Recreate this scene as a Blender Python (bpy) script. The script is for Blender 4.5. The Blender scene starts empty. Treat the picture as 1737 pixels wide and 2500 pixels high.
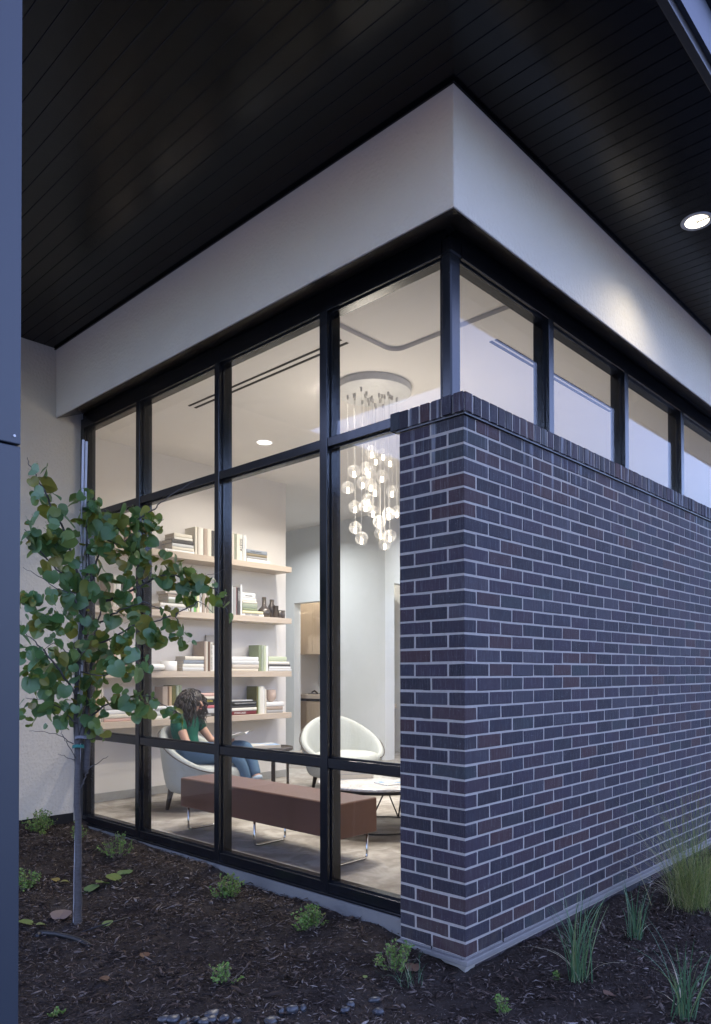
import bpy, bmesh, math, random
import numpy as np
from mathutils import Vector, Matrix
R = random.Random(7)
NP = np.random.default_rng(11)
sc = bpy.context.scene
C = sc.collection
rad = math.radians

# ---------------------------------------------------------------- camera, sky, sun, exposure
CAM = Vector((-2.7378, -2.0091, 1.3099))
YAW, PITCH, ROLL = 0.7321, 0.0124, -0.0022
cy_, sy_, cp_, sp_ = math.cos(YAW), math.sin(YAW), math.cos(PITCH), math.sin(PITCH)
FW = Vector((cy_*cp_, sy_*cp_, sp_)); r0 = Vector((sy_, -cy_, 0)); u0 = r0.cross(FW)
RT = r0*math.cos(ROLL) + u0*math.sin(ROLL); UP = u0*math.cos(ROLL) - r0*math.sin(ROLL)
FPX, CX, CY = 1796.41, 868.5 + 88.2058, 1619.8416          # focal length and principal point, in pixels of the 1737 x 2500 photo
cd = bpy.data.cameras.new('camera'); cam = bpy.data.objects.new('camera', cd); C.objects.link(cam)
m3 = Matrix((RT, UP, -FW)).transposed().to_4x4(); m3.translation = CAM; cam.matrix_world = m3
cd.sensor_fit = 'HORIZONTAL'; cd.sensor_width = 36; cd.lens = 36*FPX/1737
cd.shift_x = -(CX-868.5)/1737; cd.shift_y = (CY-1250)/1737
cd.clip_end = 400; cd.clip_start = .05
sc.camera = cam

SUN_EL, SUN_ROT = rad(1.5), rad(330)
w = bpy.data.worlds.new('World'); sc.world = w; w.use_nodes = True
nt = w.node_tree; nt.nodes.clear()
sky = nt.nodes.new('ShaderNodeTexSky'); sky.sky_type = 'NISHITA'; sky.sun_disc = False
sky.sun_elevation = SUN_EL; sky.sun_rotation = SUN_ROT; sky.air_density = 1.0; sky.dust_density = .4; sky.ozone_density = 5.0
bg = nt.nodes.new('ShaderNodeBackground'); bg.inputs[1].default_value = .15
wo = nt.nodes.new('ShaderNodeOutputWorld')
wb = nt.nodes.new('ShaderNodeHueSaturation'); wb.inputs['Saturation'].default_value = .68    # the camera's white balance
nt.links.new(sky.outputs[0], wb.inputs['Color']); tn = nt.nodes.new('ShaderNodeMix'); tn.data_type = 'RGBA'; tn.blend_type = 'MULTIPLY'; tn.inputs[0].default_value = 1; tn.inputs[7].default_value = (1.10, .97, 1.03, 1)
nt.links.new(wb.outputs[0], tn.inputs[6]); nt.links.new(tn.outputs[2], bg.inputs[0]); nt.links.new(bg.outputs[0], wo.inputs[0])
sl = bpy.data.lights.new('sun', 'SUN'); sl.energy = .03; sl.angle = rad(10); sl.color = (1, .8, .65)
so = bpy.data.objects.new('sun', sl); C.objects.link(so)
so.rotation_euler = (rad(90)-SUN_EL, 0, math.pi-SUN_ROT)
EXPO = 4.75
sc.view_settings.view_transform = 'Standard'; sc.view_settings.look = 'None'
sc.view_settings.exposure = EXPO; sc.view_settings.gamma = 1; sc.view_settings.use_curve_mapping = False
sc.cycles.use_denoising = True; sc.cycles.max_bounces = 10; sc.cycles.diffuse_bounces = 5
sc.cycles.transparent_max_bounces = 24; sc.cycles.sample_clamp_indirect = 4; sc.cycles.caustics_reflective = False; sc.cycles.caustics_refractive = False
K = .44*2.0**-EXPO                                             # lamp powers below are written for exposure 0

def ray(px, py): return FW + RT*((px-CX)/FPX) + UP*((CY-py)/FPX)
def on(px, py, ax, v):                                     # the point of the plane axis = v that the photo shows at this pixel
    d = ray(px, py); return CAM + d*((v-CAM[ax])/d[ax])
def atd(px, py, dep): return CAM + ray(px, py)*dep

# ---------------------------------------------------------------- materials
class Mat:
    def __init__(s, name, col=(.5, .5, .5), rough=.5, spec=.5, metal=0):
        s.m = bpy.data.materials.new(name); s.m.use_nodes = True; s.nt = s.m.node_tree
        s.b = s.nt.nodes['Principled BSDF']; s.o = s.nt.nodes['Material Output']
        s.b.inputs['Base Color'].default_value = (*col, 1); s.b.inputs['Roughness'].default_value = rough
        s.b.inputs['Specular IOR Level'].default_value = spec; s.b.inputs['Metallic'].default_value = metal
    def n(s, t, **kw):
        x = s.nt.nodes.new('ShaderNode'+t)
        for k, v in kw.items():
            if k in x.inputs: x.inputs[k].default_value = v
            else: setattr(x, k, v)
        return x
    def l(s, a, b): s.nt.links.new(a, b)
    def coord(s, kind='Object', scale=(1, 1, 1), rot=(0, 0, 0)):
        if kind == 'World': o = s.n('NewGeometry').outputs['Position']
        else: o = s.n('TexCoord').outputs[kind]
        mp = s.n('Mapping'); mp.inputs['Scale'].default_value = scale; mp.inputs['Rotation'].default_value = rot
        s.l(o, mp.inputs[0]); return mp.outputs[0]
    def noise(s, co, scale=5, detail=4, rough=.6, dist=0):
        x = s.n('TexNoise'); x.inputs['Scale'].default_value = scale; x.inputs['Detail'].default_value = detail
        x.inputs['Roughness'].default_value = rough; x.inputs['Distortion'].default_value = dist
        s.l(co, x.inputs['Vector']); return x.outputs['Fac']
    def ramp(s, fac, stops, interp='LINEAR'):
        x = s.n('ValToRGB'); e = x.color_ramp.elements; x.color_ramp.interpolation = interp
        while len(e) < len(stops): e.new(.5)
        for i, (p, c) in enumerate(stops): e[i].position = p; e[i].color = (*c, 1) if len(c) == 3 else c
        s.l(fac, x.inputs[0]); return x.outputs[0]
    def mix(s, fac, a, b, blend='MIX'):
        x = s.n('Mix', data_type='RGBA', blend_type=blend)
        for i, v in ((0, fac), (6, a), (7, b)):
            if hasattr(v, 'node'): s.l(v, x.inputs[i])
            else: x.inputs[i].default_value = v if i == 0 else (*v, 1)
        return x.outputs[2]
    def math(s, op, a, b=0.):
        x = s.n('Math', operation=op)
        for i, v in ((0, a), (1, b)):
            if hasattr(v, 'node'): s.l(v, x.inputs[i])
            else: x.inputs[i].default_value = v
        return x.outputs[0]
    def bump(s, h, strength=.3, dist=.01):
        x = s.n('Bump'); x.inputs['Strength'].default_value = strength; x.inputs['Distance'].default_value = dist
        s.l(h, x.inputs['Height']); s.l(x.outputs[0], s.b.inputs['Normal'])
    def base(s, c): s.l(c, s.b.inputs['Base Color']); return s
    def rough(s, f): s.l(f, s.b.inputs['Roughness'])

def plain(name, col, rough=.5, spec=.5, metal=0, var=.12, scale=30, bump=0):
    a = Mat(name, col, rough, spec, metal); co = a.coord('Object')
    f = a.noise(co, scale, 3)
    a.base(a.mix(f, [c*(1-var) for c in col], [min(1, c*(1+var)) for c in col]))
    if bump: a.bump(f, bump, .004)
    return a.m

def brick_mat(src):
    a = Mat('brick_'+src, rough=.72, spec=.28)
    rnd = a.n('ObjectInfo').outputs['Random'] if src == 'object' else a.n('Attribute', attribute_name='rnd').outputs['Fac']
    c = a.ramp(rnd, [(0, (.021, .0205, .031)), (.13, (.037, .026, .036)), (.24, (.027, .027, .040)), (.34, (.043, .026, .030)), (.42, (.032, .026, .040)), (.52, (.017, .017, .025)),
                     (.61, (.039, .038, .050)), (.70, (.025, .026, .034)), (.78, (.035, .027, .040)), (.86, (.028, .035, .041)), (.92, (.049, .026, .028)), (.96, (.045, .041, .052))], 'CONSTANT')
    wc = a.coord('World')
    big = a.noise(wc, 9, 4)
    c = a.mix(a.math('MULTIPLY', a.ramp(big, [(.35, (0, 0, 0)), (.75, (1, 1, 1))]), .35), c, (.046, .027, .028))
    st = a.noise(a.coord('World', (140, 140, 9)), 1, 5, .7)
    c = a.mix(a.ramp(st, [(.52, (0, 0, 0)), (.74, (.75,)*3)]), c, (.10, .102, .112))
    c = a.mix(a.ramp(st, [(.28, (.8, .8, .8)), (.42, (0, 0, 0))]), c, (.010, .010, .012))
    sp = a.noise(wc, 260, 2)
    c = a.mix(a.ramp(sp, [(.66, (0, 0, 0)), (.72, (1, 1, 1))]), c, (.20, .20, .21))
    pv = a.n('TexVoronoi'); pv.inputs['Scale'].default_value = 95; a.l(wc, pv.inputs['Vector'])
    pit = a.ramp(pv.outputs['Distance'], [(.10, (1, 1, 1)), (.17, (0, 0, 0))])
    pit = a.math('MULTIPLY', pit, a.math('GREATER_THAN', a.noise(wc, 31, 1), .6))
    c = a.mix(pit, c, (.006, .006, .008))
    # efflorescence that ran down from the coping joints
    sep = a.n('SeparateXYZ'); a.l(a.n('NewGeometry').outputs['Position'], sep.inputs[0])
    top = a.n('MapRange'); a.l(sep.outputs[2], top.inputs[0]); top.inputs[1].default_value = 1.75; top.inputs[2].default_value = 2.5
    drip = a.noise(a.coord('World', (24, 24, .9)), 1, 3, .6)
    eff = a.math('MULTIPLY', a.ramp(drip, [(.56, (0, 0, 0)), (.68, (1, 1, 1))]), a.math('POWER', top.outputs[0], 2.2))
    c = a.mix(a.math('MULTIPLY', eff, .75), c, (.26, .28, .31))
    low = a.n('MapRange'); a.l(sep.outputs[2], low.inputs[0]); low.inputs[1].default_value = .42; low.inputs[2].default_value = -.05
    spl = a.math('MULTIPLY', a.ramp(a.noise(wc, 14, 5, .7), [(.42, (0, 0, 0)), (.62, (1, 1, 1))]), a.math('POWER', low.outputs[0], 1.6))
    c = a.mix(a.math('MULTIPLY', spl, .6), c, (.075, .062, .052))
    a.base(c)
    h = a.math('SUBTRACT', a.math('ADD', st, a.math('MULTIPLY', sp, .4)), a.math('MULTIPLY', pit, 2.5))
    a.bump(h, .5, .0022)
    return a.m

def mortar_mat():
    a = Mat('mortar', rough=.9, spec=.2); co = a.coord('World')
    f = a.noise(co, 45, 5, .7); g = a.noise(co, 4, 3)
    a.base(a.mix(g, a.mix(f, (.22, .205, .185), (.37, .345, .31)), a.mix(f, (.29, .27, .24), (.46, .43, .385))))
    a.bump(f, .8, .004); return a.m

def stucco_mat(name, col, sc_=120, st=.35):
    a = Mat(name, rough=.9, spec=.25); co = a.coord('World')
    f = a.noise(co, sc_, 6, .7); v = a.n('TexVoronoi'); v.inputs['Scale'].default_value = sc_*.55; a.l(co, v.inputs['Vector'])
    g = a.noise(co, 1.3, 4)
    a.base(a.mix(g, [c*.93 for c in col], [c*1.05 for c in col]))
    a.bump(a.math('ADD', f, a.math('MULTIPLY', v.outputs['Distance'], .7)), st, .006); return a.m

def wood_mat(name, a_, b_, sc_=(2, 26, 26), rough=.5):
    a = Mat(name, rough=rough, spec=.35); co = a.coord('Object', sc_)
    f = a.noise(co, 1.6, 6, .6, .6); g = a.noise(co, 7, 3)
    a.base(a.mix(a.math('MULTIPLY', g, .5), a.mix(a.ramp(f, [(.3, (0, 0, 0)), (.7, (1, 1, 1))]), a_, b_), [c*.8 for c in b_]))
    a.bump(f, .08, .002); return a.m

def frame_mat():
    a = Mat('frame_metal', rough=.3, spec=.5); co = a.coord('World')
    f = a.noise(a.coord('World', (30, 30, 3)), 1, 5, .7); g = a.noise(co, 160, 2)
    c = a.mix(a.ramp(f, [(.5, (0, 0, 0)), (.85, (1, 1, 1))]), (.0055, .0065, .0085), (.011, .013, .017))
    c = a.mix(a.ramp(g, [(.74, (0, 0, 0)), (.79, (1, 1, 1))]), c, (.12, .13, .14)); a.base(c)
    a.rough(a.ramp(f, [(.2, (.18,)*3), (.9, (.28,)*3)])); return a.m

def soffit_mat():
    a = Mat('soffit_metal', (.0016, .0022, .0030), .20, .24); co = a.coord('World')
    f = a.noise(a.coord('World', (.8, 6, .8)), 2, 4)
    a.rough(a.ramp(f, [(.2, (.19,)*3), (.8, (.27,)*3)])); a.bump(a.noise(co, 1.5, 2), .03, .02); return a.m

def glass_mat():
    a = Mat('window_glass'); nt_ = a.nt; nt_.nodes.remove(a.b)
    tr = a.n('BsdfTransparent'); tr.inputs[0].default_value = (.97, .975, .97, 1)
    gl = a.n('BsdfGlossy'); gl.inputs['Roughness'].default_value = .012; gl.inputs[0].default_value = (1, 1, 1, 1)
    df = a.n('BsdfDiffuse'); df.inputs[0].default_value = (.6, .62, .64, 1)
    lw = a.n('LayerWeight'); lw.inputs[0].default_value = .5
    fr = a.math('ADD', .026, a.math('MULTIPLY', a.math('POWER', lw.outputs['Facing'], 5.), .42))      # Schlick, per face
    mx = a.n('MixShader'); a.l(fr, mx.inputs[0]); a.l(tr.outputs[0], mx.inputs[1]); a.l(gl.outputs[0], mx.inputs[2])
    du = a.ramp(a.noise(a.coord('World'), 130, 3, .7), [(.70, (.0,)*3), (.80, (.045,)*3)])
    m2 = a.n('MixShader'); a.l(du, m2.inputs[0]); a.l(mx.outputs[0], m2.inputs[1]); a.l(df.outputs[0], m2.inputs[2])
    a.l(m2.outputs[0], a.o.inputs[0]); return a.m

def globe_mat(name, tint=(1, 1, 1), body=.0):
    a = Mat(name); a.nt.nodes.remove(a.b)
    tr = a.n('BsdfTransparent'); tr.inputs[0].default_value = (*tint, 1)
    g1 = a.n('BsdfGlossy'); g1.inputs['Roughness'].default_value = .06; t1 = a.n('BsdfTranslucent'); t1.inputs[0].default_value = (.95, .93, .9, 1); gl = a.n('MixShader'); gl.inputs[0].default_value = .45
    a.l(g1.outputs[0], gl.inputs[1]); a.l(t1.outputs[0], gl.inputs[2])
    lw = a.n('LayerWeight'); lw.inputs[0].default_value = .35
    mx = a.n('MixShader'); a.l(a.ramp(lw.outputs['Facing'], [(0, (.04+body,)*3), (.55, (.08+body,)*3), (.8, (.25,)*3), (.96, (.85,)*3)]), mx.inputs[0])
    a.l(tr.outputs[0], mx.inputs[1]); a.l(gl.outputs[0], mx.inputs[2]); a.l(mx.outputs[0], a.o.inputs[0]); return a.m

def emit_mat(name, col, strength):
    a = Mat(name, col); a.b.inputs['Emission Color'].default_value = (*col, 1); a.b.inputs['Emission Strength'].default_value = strength; return a.m

def fabric_mat(name, col, sc_=(220, 220, 420), st=.9):
    a = Mat(name, rough=.95, spec=.2); co = a.coord('Object', sc_)
    f = a.noise(co, 1, 3, .7); g = a.noise(a.coord('Object'), 60, 3)
    a.base(a.mix(f, [c*.62 for c in col], [min(.9, c*1.18) for c in col])); a.bump(a.math('ADD', f, g), st, .006); return a.m

def leaf_mat(src, stops, trans=.35, name='leaf'):
    a = Mat(name+'_'+src, rough=.38, spec=.7)
    rnd = a.n('ObjectInfo').outputs['Random'] if src == 'object' else a.n('Attribute', attribute_name='rnd').outputs['Fac']
    c = a.ramp(rnd, stops); co = a.coord('Object')
    vn = a.noise(co, 55, 3); c = a.mix(a.math('MULTIPLY', vn, .45), c, [.55*x for x in stops[0][1]])
    a.base(c); a.bump(a.noise(co, 40, 2), .25, .004)
    tl = a.n('BsdfTranslucent'); a.l(a.mix(.6, c, (.20, .24, .03)), tl.inputs[0])
    mx = a.n('MixShader'); mx.inputs[0].default_value = trans
    a.l(a.b.outputs[0], mx.inputs[1]); a.l(tl.outputs[0], mx.inputs[2]); a.l(mx.outputs[0], a.o.inputs[0]); return a.m

def attr_ramp_mat(name, stops, rough=.85, spec=.3, trans=0):
    a = Mat(name, rough=rough, spec=spec)
    c = a.ramp(a.n('Attribute', attribute_name='rnd').outputs['Fac'], stops); a.base(c)
    if trans:
        tl = a.n('BsdfTranslucent'); a.l(c, tl.inputs[0]); mx = a.n('MixShader'); mx.inputs[0].default_value = trans
        a.l(a.b.outputs[0], mx.inputs[1]); a.l(tl.outputs[0], mx.inputs[2]); a.l(mx.outputs[0], a.o.inputs[0])
    return a.m

def floor_mat():
    a = Mat('mottled_carpet', rough=.8, spec=.25); co = a.coord('World')
    f = a.noise(co, 1.9, 5, .55, .8); g = a.noise(co, 180, 2); h = a.noise(a.coord('World', (1, 1, 1), (0, 0, .8)), 4.6, 4, .6, 1.2)
    c = a.ramp(f, [(.32, (.21, .185, .16)), (.47, (.36, .335, .30)), (.62, (.47, .445, .41))])
    c = a.mix(a.ramp(h, [(.40, (.55,)*3), (.56, (0, 0, 0))]), c, (.19, .165, .145))
    a.base(a.mix(a.math('MULTIPLY', g, .25), c, (.25, .23, .20))); a.bump(g, .3, .003); return a.m

def soil_mat():
    a = Mat('mulch_soil', rough=.95, spec=.15); co = a.coord('World')
    f = a.noise(co, 6, 6, .7); g = a.noise(co, 60, 5, .7)
    a.base(a.mix(a.ramp(f, [(.35, (0, 0, 0)), (.65, (1, 1, 1))]), a.mix(g, (.012, .008, .006), (.048, .035, .026)), a.mix(g, (.022, .017, .014), (.085, .070, .060))))
    a.bump(g, 1, .02); return a.m

def marble_mat():
    a = Mat('marble', rough=.12, spec=.5); co = a.coord('Object')
    f = a.noise(co, 5, 7, .65, 1.5)
    a.base(a.ramp(f, [(.3, (.42, .40, .38)), (.47, (.66, .65, .63)), (.5, (.45, .43, .41)), (.54, (.70, .69, .67)), (.75, (.62, .60, .58))])); return a.m

def bark_mat():
    a = Mat('bark', rough=.9, spec=.2); f = a.noise(a.coord('World', (1, 1, 3)), 35, 5, .7); g = a.noise(a.coord('World'), 9, 3)
    a.base(a.mix(g, a.mix(f, (.045, .042, .042), (.17, .165, .165)), a.mix(f, (.03, .026, .024), (.10, .09, .085)))); a.bump(f, .8, .006); return a.m

BR_O, BR_A, MORT = brick_mat('object'), brick_mat('attr'), mortar_mat()
STUC = stucco_mat('stucco', (.62, .565, .465), 75, .6); FRAME, SOFF, GLASS = frame_mat(), soffit_mat(), glass_mat()
PAINT = stucco_mat('interior_paint', (.76, .735, .705), 300, .03); CEILM = stucco_mat('ceiling_paint', (.80, .775, .745), 300, .03)
PAINTC = stucco_mat('hall_paint', (.74, .76, .76), 300, .03)
OAK = wood_mat('pale_oak', (.60, .52, .43), (.51, .42, .335)); OAKV = wood_mat('oak_veneer', (.56, .455, .34), (.47, .365, .265), (26, 26, 2))
LEATH = Mat('brown_leather', (.135, .066, .046), .44, .32); LEATH.b.inputs['IOR'].default_value = 1.5; LEATH.b.inputs['Sheen Weight'].default_value = .25; LEATH.b.inputs['Sheen Roughness'].default_value = .35; LEATH.bump(LEATH.noise(LEATH.coord('Object'), 130, 4), .12, .003); LEATH = LEATH.m; BOUC = fabric_mat('pale_boucle', (.50, .525, .495), (110, 110, 200), 1)
MARB, BARK = marble_mat(), bark_mat(); BLACKM = plain('black_metal', (.012, .012, .013), .4); DKWOOD = plain('dark_wood', (.03, .022, .018), .4)
CHROME = Mat('chrome', (.62, .62, .62), .12, .5, 1).m; BRONZE = Mat('bronze_metal', (.14, .11, .085), .3, .5, 1).m
CONC = stucco_mat('concrete', (.17, .168, .16), 40, .5); CLAD = plain('blue_grey_cladding', (.024, .031, .041), .42, .5, 0, .05, 2)
FLASH = plain('pale_flashing', (.19, .185, .175), .55, .4, 0, .15, 12); WHITE = plain('white_trim', (.78, .78, .77), .4)
BASEB = plain('grey_baseboard', (.36, .36, .35), .5); DARKST = plain('dark_flashing', (.014, .014, .015), .38)

# ---------------------------------------------------------------- mesh building
class MB:
    def __init__(s): s.v = []; s.f = []; s.r = []; s.mi = []; s.cm = 0
    def add(s, vs, fs, rnd=None):
        o = len(s.v); s.v += [tuple(p) for p in vs]; s.f += [tuple(o+i for i in f) for f in fs]
        s.r += [R.random() if rnd is None else rnd]*len(fs); s.mi += [s.cm]*len(fs); return s
    def box(s, a, b, rnd=None):
        x0, x1 = sorted((a[0], b[0])); y0, y1 = sorted((a[1], b[1])); z0, z1 = sorted((a[2], b[2]))
        return s.add([(x0, y0, z0), (x1, y0, z0), (x1, y1, z0), (x0, y1, z0), (x0, y0, z1), (x1, y0, z1), (x1, y1, z1), (x0, y1, z1)],
                     [(0, 3, 2, 1), (4, 5, 6, 7), (0, 1, 5, 4), (1, 2, 6, 5), (2, 3, 7, 6), (3, 0, 4, 7)], rnd)
    def tube(s, pts, rs, n=8, caps=True, flat=1.0, rnd=None):
        pts = [Vector(p) for p in pts]; vs = []; fs = []
        if not hasattr(rs, '__len__'): rs = [rs]*len(pts)
        t = (pts[1]-pts[0]).normalized(); a = t.orthogonal().normalized()
        for i, p in enumerate(pts):
            t = (pts[min(i+1, len(pts)-1)]-pts[max(i-1, 0)])
            t = t.normalized() if t.length > 1e-9 else Vector((0, 0, 1))
            a = (a-t*a.dot(t)); a = a.normalized() if a.length > 1e-6 else t.orthogonal().normalized()
            b = t.cross(a)
            for k in range(n):
                q = 2*math.pi*k/n; vs.append(p+a*(rs[i]*math.cos(q))+b*(rs[i]*flat*math.sin(q)))
        for i in range(len(pts)-1):
            for k in range(n):
                fs.append((i*n+k, i*n+(k+1) % n, (i+1)*n+(k+1) % n, (i+1)*n+k))
        if caps: fs += [tuple(range(n-1, -1, -1)), tuple(range((len(pts)-1)*n, len(pts)*n))]
        return s.add(vs, fs, rnd)
    def lathe(s, c, prof, n=24, rnd=None):
        vs = []; fs = []
        for (r, z) in prof:
            for k in range(n):
                q = 2*math.pi*k/n; vs.append((c[0]+r*math.cos(q), c[1]+r*math.sin(q), c[2]+z))
        for i in range(len(prof)-1):
            for k in range(n): fs.append((i*n+k, i*n+(k+1) % n, (i+1)*n+(k+1) % n, (i+1)*n+k))
        return s.add(vs, fs, rnd)
    def sphere(s, c, r, n=16, m=10, sq=(1, 1, 1)):
        pr_ = [(max(1e-4, math.sin(math.pi*i/m)), -math.cos(math.pi*i/m)) for i in range(m+1)]
        vs = []; fs = []
        for (a, z) in pr_:
            for k in range(n):
                q = 2*math.pi*k/n; vs.append((c[0]+r*sq[0]*a*math.cos(q), c[1]+r*sq[1]*a*math.sin(q), c[2]+r*sq[2]*z))
        for i in range(m):
            for k in range(n): fs.append((i*n+k, i*n+(k+1) % n, (i+1)*n+(k+1) % n, (i+1)*n+k))
        return s.add(vs, fs)
    def mesh(s, name, mats, smooth=False):
        me = bpy.data.meshes.new(name); me.from_pydata(s.v, [], s.f)
        for m in (mats if isinstance(mats, (list, tuple)) else [mats]): me.materials.append(m)
        at = me.attributes.new('rnd', 'FLOAT', 'FACE'); at.data.foreach_set('value', s.r)
        me.polygons.foreach_set('material_index', s.mi)
        if smooth: me.polygons.foreach_set('use_smooth', [True]*len(me.polygons))
        me.update(); return me
    def obj(s, name, mats, parent=None, smooth=False, bevel=0, loc=None, seg=2):
        o = bpy.data.objects.new(name, s.mesh(name, mats, smooth)); C.objects.link(o)
        if parent: o.parent = parent
        if loc is not None: o.location = loc
        if bevel:
            b = o.modifiers.new('bevel', 'BEVEL'); b.width = bevel; b.segments = seg; b.limit_method = 'ANGLE'
        return o
def link(name, me, parent=None, loc=None):
    o = bpy.data.objects.new(name, me); C.objects.link(o)
    if parent: o.parent = parent
    if loc is not None: o.location = loc
    return o
def tag(o, label, cat, group=None):
    o['label'] = label; o['category'] = cat
    if group: o['group'] = group
    return o
def thing(name, label, cat, loc=(0, 0, 0), rz=0, group=None):
    o = bpy.data.objects.new(name, None); C.objects.link(o); o.location = loc; o.rotation_euler = (0, 0, rz); o.empty_display_size = .1
    return tag(o, label, cat, group)
def struct(o): o['kind'] = 'structure'; return o
def stuff(o): o['kind'] = 'stuff'; return o
def bx(a, b): return MB().box(a, b)
def text(body, size, loc, rot, mat, parent, ext=.0004, width=None):
    cu = bpy.data.curves.new('lettering', 'FONT'); cu.body = body; cu.size = size; cu.extrude = ext; cu.align_x = 'CENTER'; cu.align_y = 'CENTER'
    cu.resolution_u = 2; cu.materials.append(mat)
    to = bpy.data.objects.new('lettering', cu); me = bpy.data.meshes.new_from_object(to); bpy.data.objects.remove(to); me.name = 'lettering'
    o = bpy.data.objects.new('lettering', me); C.objects.link(o); o.parent = parent; o.location = loc; o.rotation_euler = rot; return o

# ---------------------------------------------------------------- key dimensions
ZF, ZC, ZS = .04, 3.635, 3.926            # interior floor, interior ceiling, soffit
XS, YS, ZB = -.16, -.067, 3.364           # outer faces and underside of the stucco band
YW = 3.94                                 # face of the return wall
XL, YR = .045, .105                       # front planes of the window frames
CRS = .0677; NROW = 37; ZTOP = NROW*CRS   # brick courses

# ---------------------------------------------------------------- ground
def soil_z(x, y):
    x = np.asarray(x, float); y = np.asarray(y, float)
    up = np.clip((y-.15)/3.4, 0, 1); near = np.exp(-np.clip(.05-x, 0, 9)/.7)
    z = -.082 + (.082*np.clip((y-.05)/.5, 0, 1) + .095*up)*near*(x < .2) + (.03+.04*up)*(1-near)*(x < .2) - .0*y
    z = z + .11*np.exp(-np.clip(3.94-y, 0, 9)/.5)*np.clip((-.06-x)/.35, 0, 1)
    return z + .012*np.sin(x*5.1+1.7*np.sin(y*3.3)) + .010*np.sin(y*6.7+x*2.1) + .006*np.sin(x*17+y*13)
def ground():
    x0, x1, y0, y1, st = -4.2, 6.0, -3.2, 4.2, .06
    xs = np.arange(x0, x1, st); ys = np.arange(y0, y1, st); nx, ny = len(xs), len(ys)
    gx, gy = np.meshgrid(xs, ys, indexing='ij')
    gz = soil_z(gx, gy) + NP.normal(0, .004, gx.shape)
    m = MB(); v = np.stack([gx, gy, gz], -1).reshape(-1, 3).tolist()
    f = [(i*ny+j, (i+1)*ny+j, (i+1)*ny+j+1, i*ny+j+1) for i in range(nx-1) for j in range(ny-1)]
    m.add(v, f, .5); struct(m.obj('planting_bed', soil_mat(), smooth=True))
    far = MB(); far.add([(-150, -150, -.16), (150, -150, -.16), (150, 150, -.16), (-150, 150, -.16)], [(0, 1, 2, 3)])
    struct(far.obj('ground', plain('pale_bounce_ground', (.27, .27, .26), .9, .2, 0, .2, 2)))  # unseen ground made pale to bounce more light onto the stucco
ground()

# ---------------------------------------------------------------- building shell
def wall(name, a, b, mat, **kw): return struct(bx(a, b).obj(name, mat, **kw))
struct(bx((.10, .16, -.3), (12, 10, ZF)).obj('interior_floor', floor_mat()))
wall('unseen_roof_deck', (-2.33, -.92, ZS+.09), (12, 10, ZS+.3), DARKST)  # unseen roof slab, added to block light from the sky
wall('wall_behind_brick', (.25, .205, ZF), (12, .35, 2.5), PAINT)
wall('wall_pier', (.16, .11, -.2), (.245, .26, 2.5), DARKST)
SHY = 5.0
wall('wall_shelves', (.1, SHY, ZF), (3.115, SHY+.18, ZC), PAINT)
wall('wall_west', (0.06, YW+.001, -.2), (.16, SHY, ZC), PAINT)
wall('wall_west_hall', (.1, SHY+.2, ZF), (.2, 10, ZC), PAINTC)
wall('wall_north', (.1, 9.2, ZF), (12, 9.4, ZC), PAINTC)
wall('wall_east', (11.8, .3, ZF), (12, 9.2, ZC), PAINTC)
wall('baseboard', (.16, SHY-.013, ZF+.001), (3.115, SHY-.001, ZF+.085), BASEB)
struct(bx((-4.4, YW, -.5), (.055, YW+.2, ZS)).obj('wall_return', STUC))
wall('wall_return_flashing', (-4.4, YW-.012, -.3), (-.01, YW-.002, .175), DARKST)
# partition with the cabinet opening (faces -x), then the bright corner wall with the office opening (faces -y)
XP, YP = 5.1, 5.28
pm = MB(); pm.box((XP, YP+.002, ZF), (XP+.14, 6.30, ZC)); pm.box((XP, 6.30, 2.44), (XP+.14, 7.17, ZC)); pm.box((XP, 7.17, ZF), (XP+.14, 9.19, ZC))
struct(pm.obj('wall_partition', PAINTC))
pm = MB(); pm.box((XP, YP-.12, ZF), (5.30, YP, ZC)); pm.box((5.30, YP-.12, 2.62), (6.6, YP, ZC)); pm.box((6.6, YP-.12, ZF), (11.8, YP, ZC))
struct(pm.obj('wall_corner', PAINTC))
# ceiling with a rounded recessed tray near the window corner
def ceiling():
    X0, X1, Y0, Y1 = .10, 12.0, .16, 9.3
    tx0, tx1, ty0, ty1, r = .16, 1.245, .30, 1.54, .10
    hole = []
    for (ccx, ccy, q0) in ((tx1-r, ty1-r, 0), (tx0+.02, ty1-.02, 90), (tx0+.02, ty0+.02, 180), (tx1-r, ty0+r, 270)):
        rr = r if ccx > 1 else .02
        for k in range(9): q = rad(q0+90*k/8); hole.append((ccx+rr*math.cos(q), ccy+rr*math.sin(q)))
    bm = bmesh.new()
    ov = [bm.verts.new((x, y, ZC)) for x, y in ((X0, Y0), (X1, Y0), (X1, Y1), (X0, Y1))]; hv = [bm.verts.new((x, y, ZC)) for x, y in hole]
    ed = [bm.edges.new((ov[i], ov[(i+1) % 4])) for i in range(4)] + [bm.edges.new((hv[i], hv[(i+1) % len(hv)])) for i in range(len(hv))]
    bmesh.ops.triangle_fill(bm, edges=ed, use_beauty=True)
    ht = [bm.verts.new((x, y, ZC+.03)) for x, y in hole]
    for i in range(len(hv)): bm.faces.new((hv[i], hv[(i+1) % len(hv)], ht[(i+1) % len(hv)], ht[i]))
    bm.faces.new(ht)
    me = bpy.data.meshes.new('ceiling'); bm.to_mesh(me); bm.free(); me.materials.append(CEILM); struct(link('ceiling', me))
ceiling()
struct(bx((.1, .16, ZC+.05), (12, 9.3, ZC+.2)).obj('ceiling_slab', DARKST))
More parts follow.
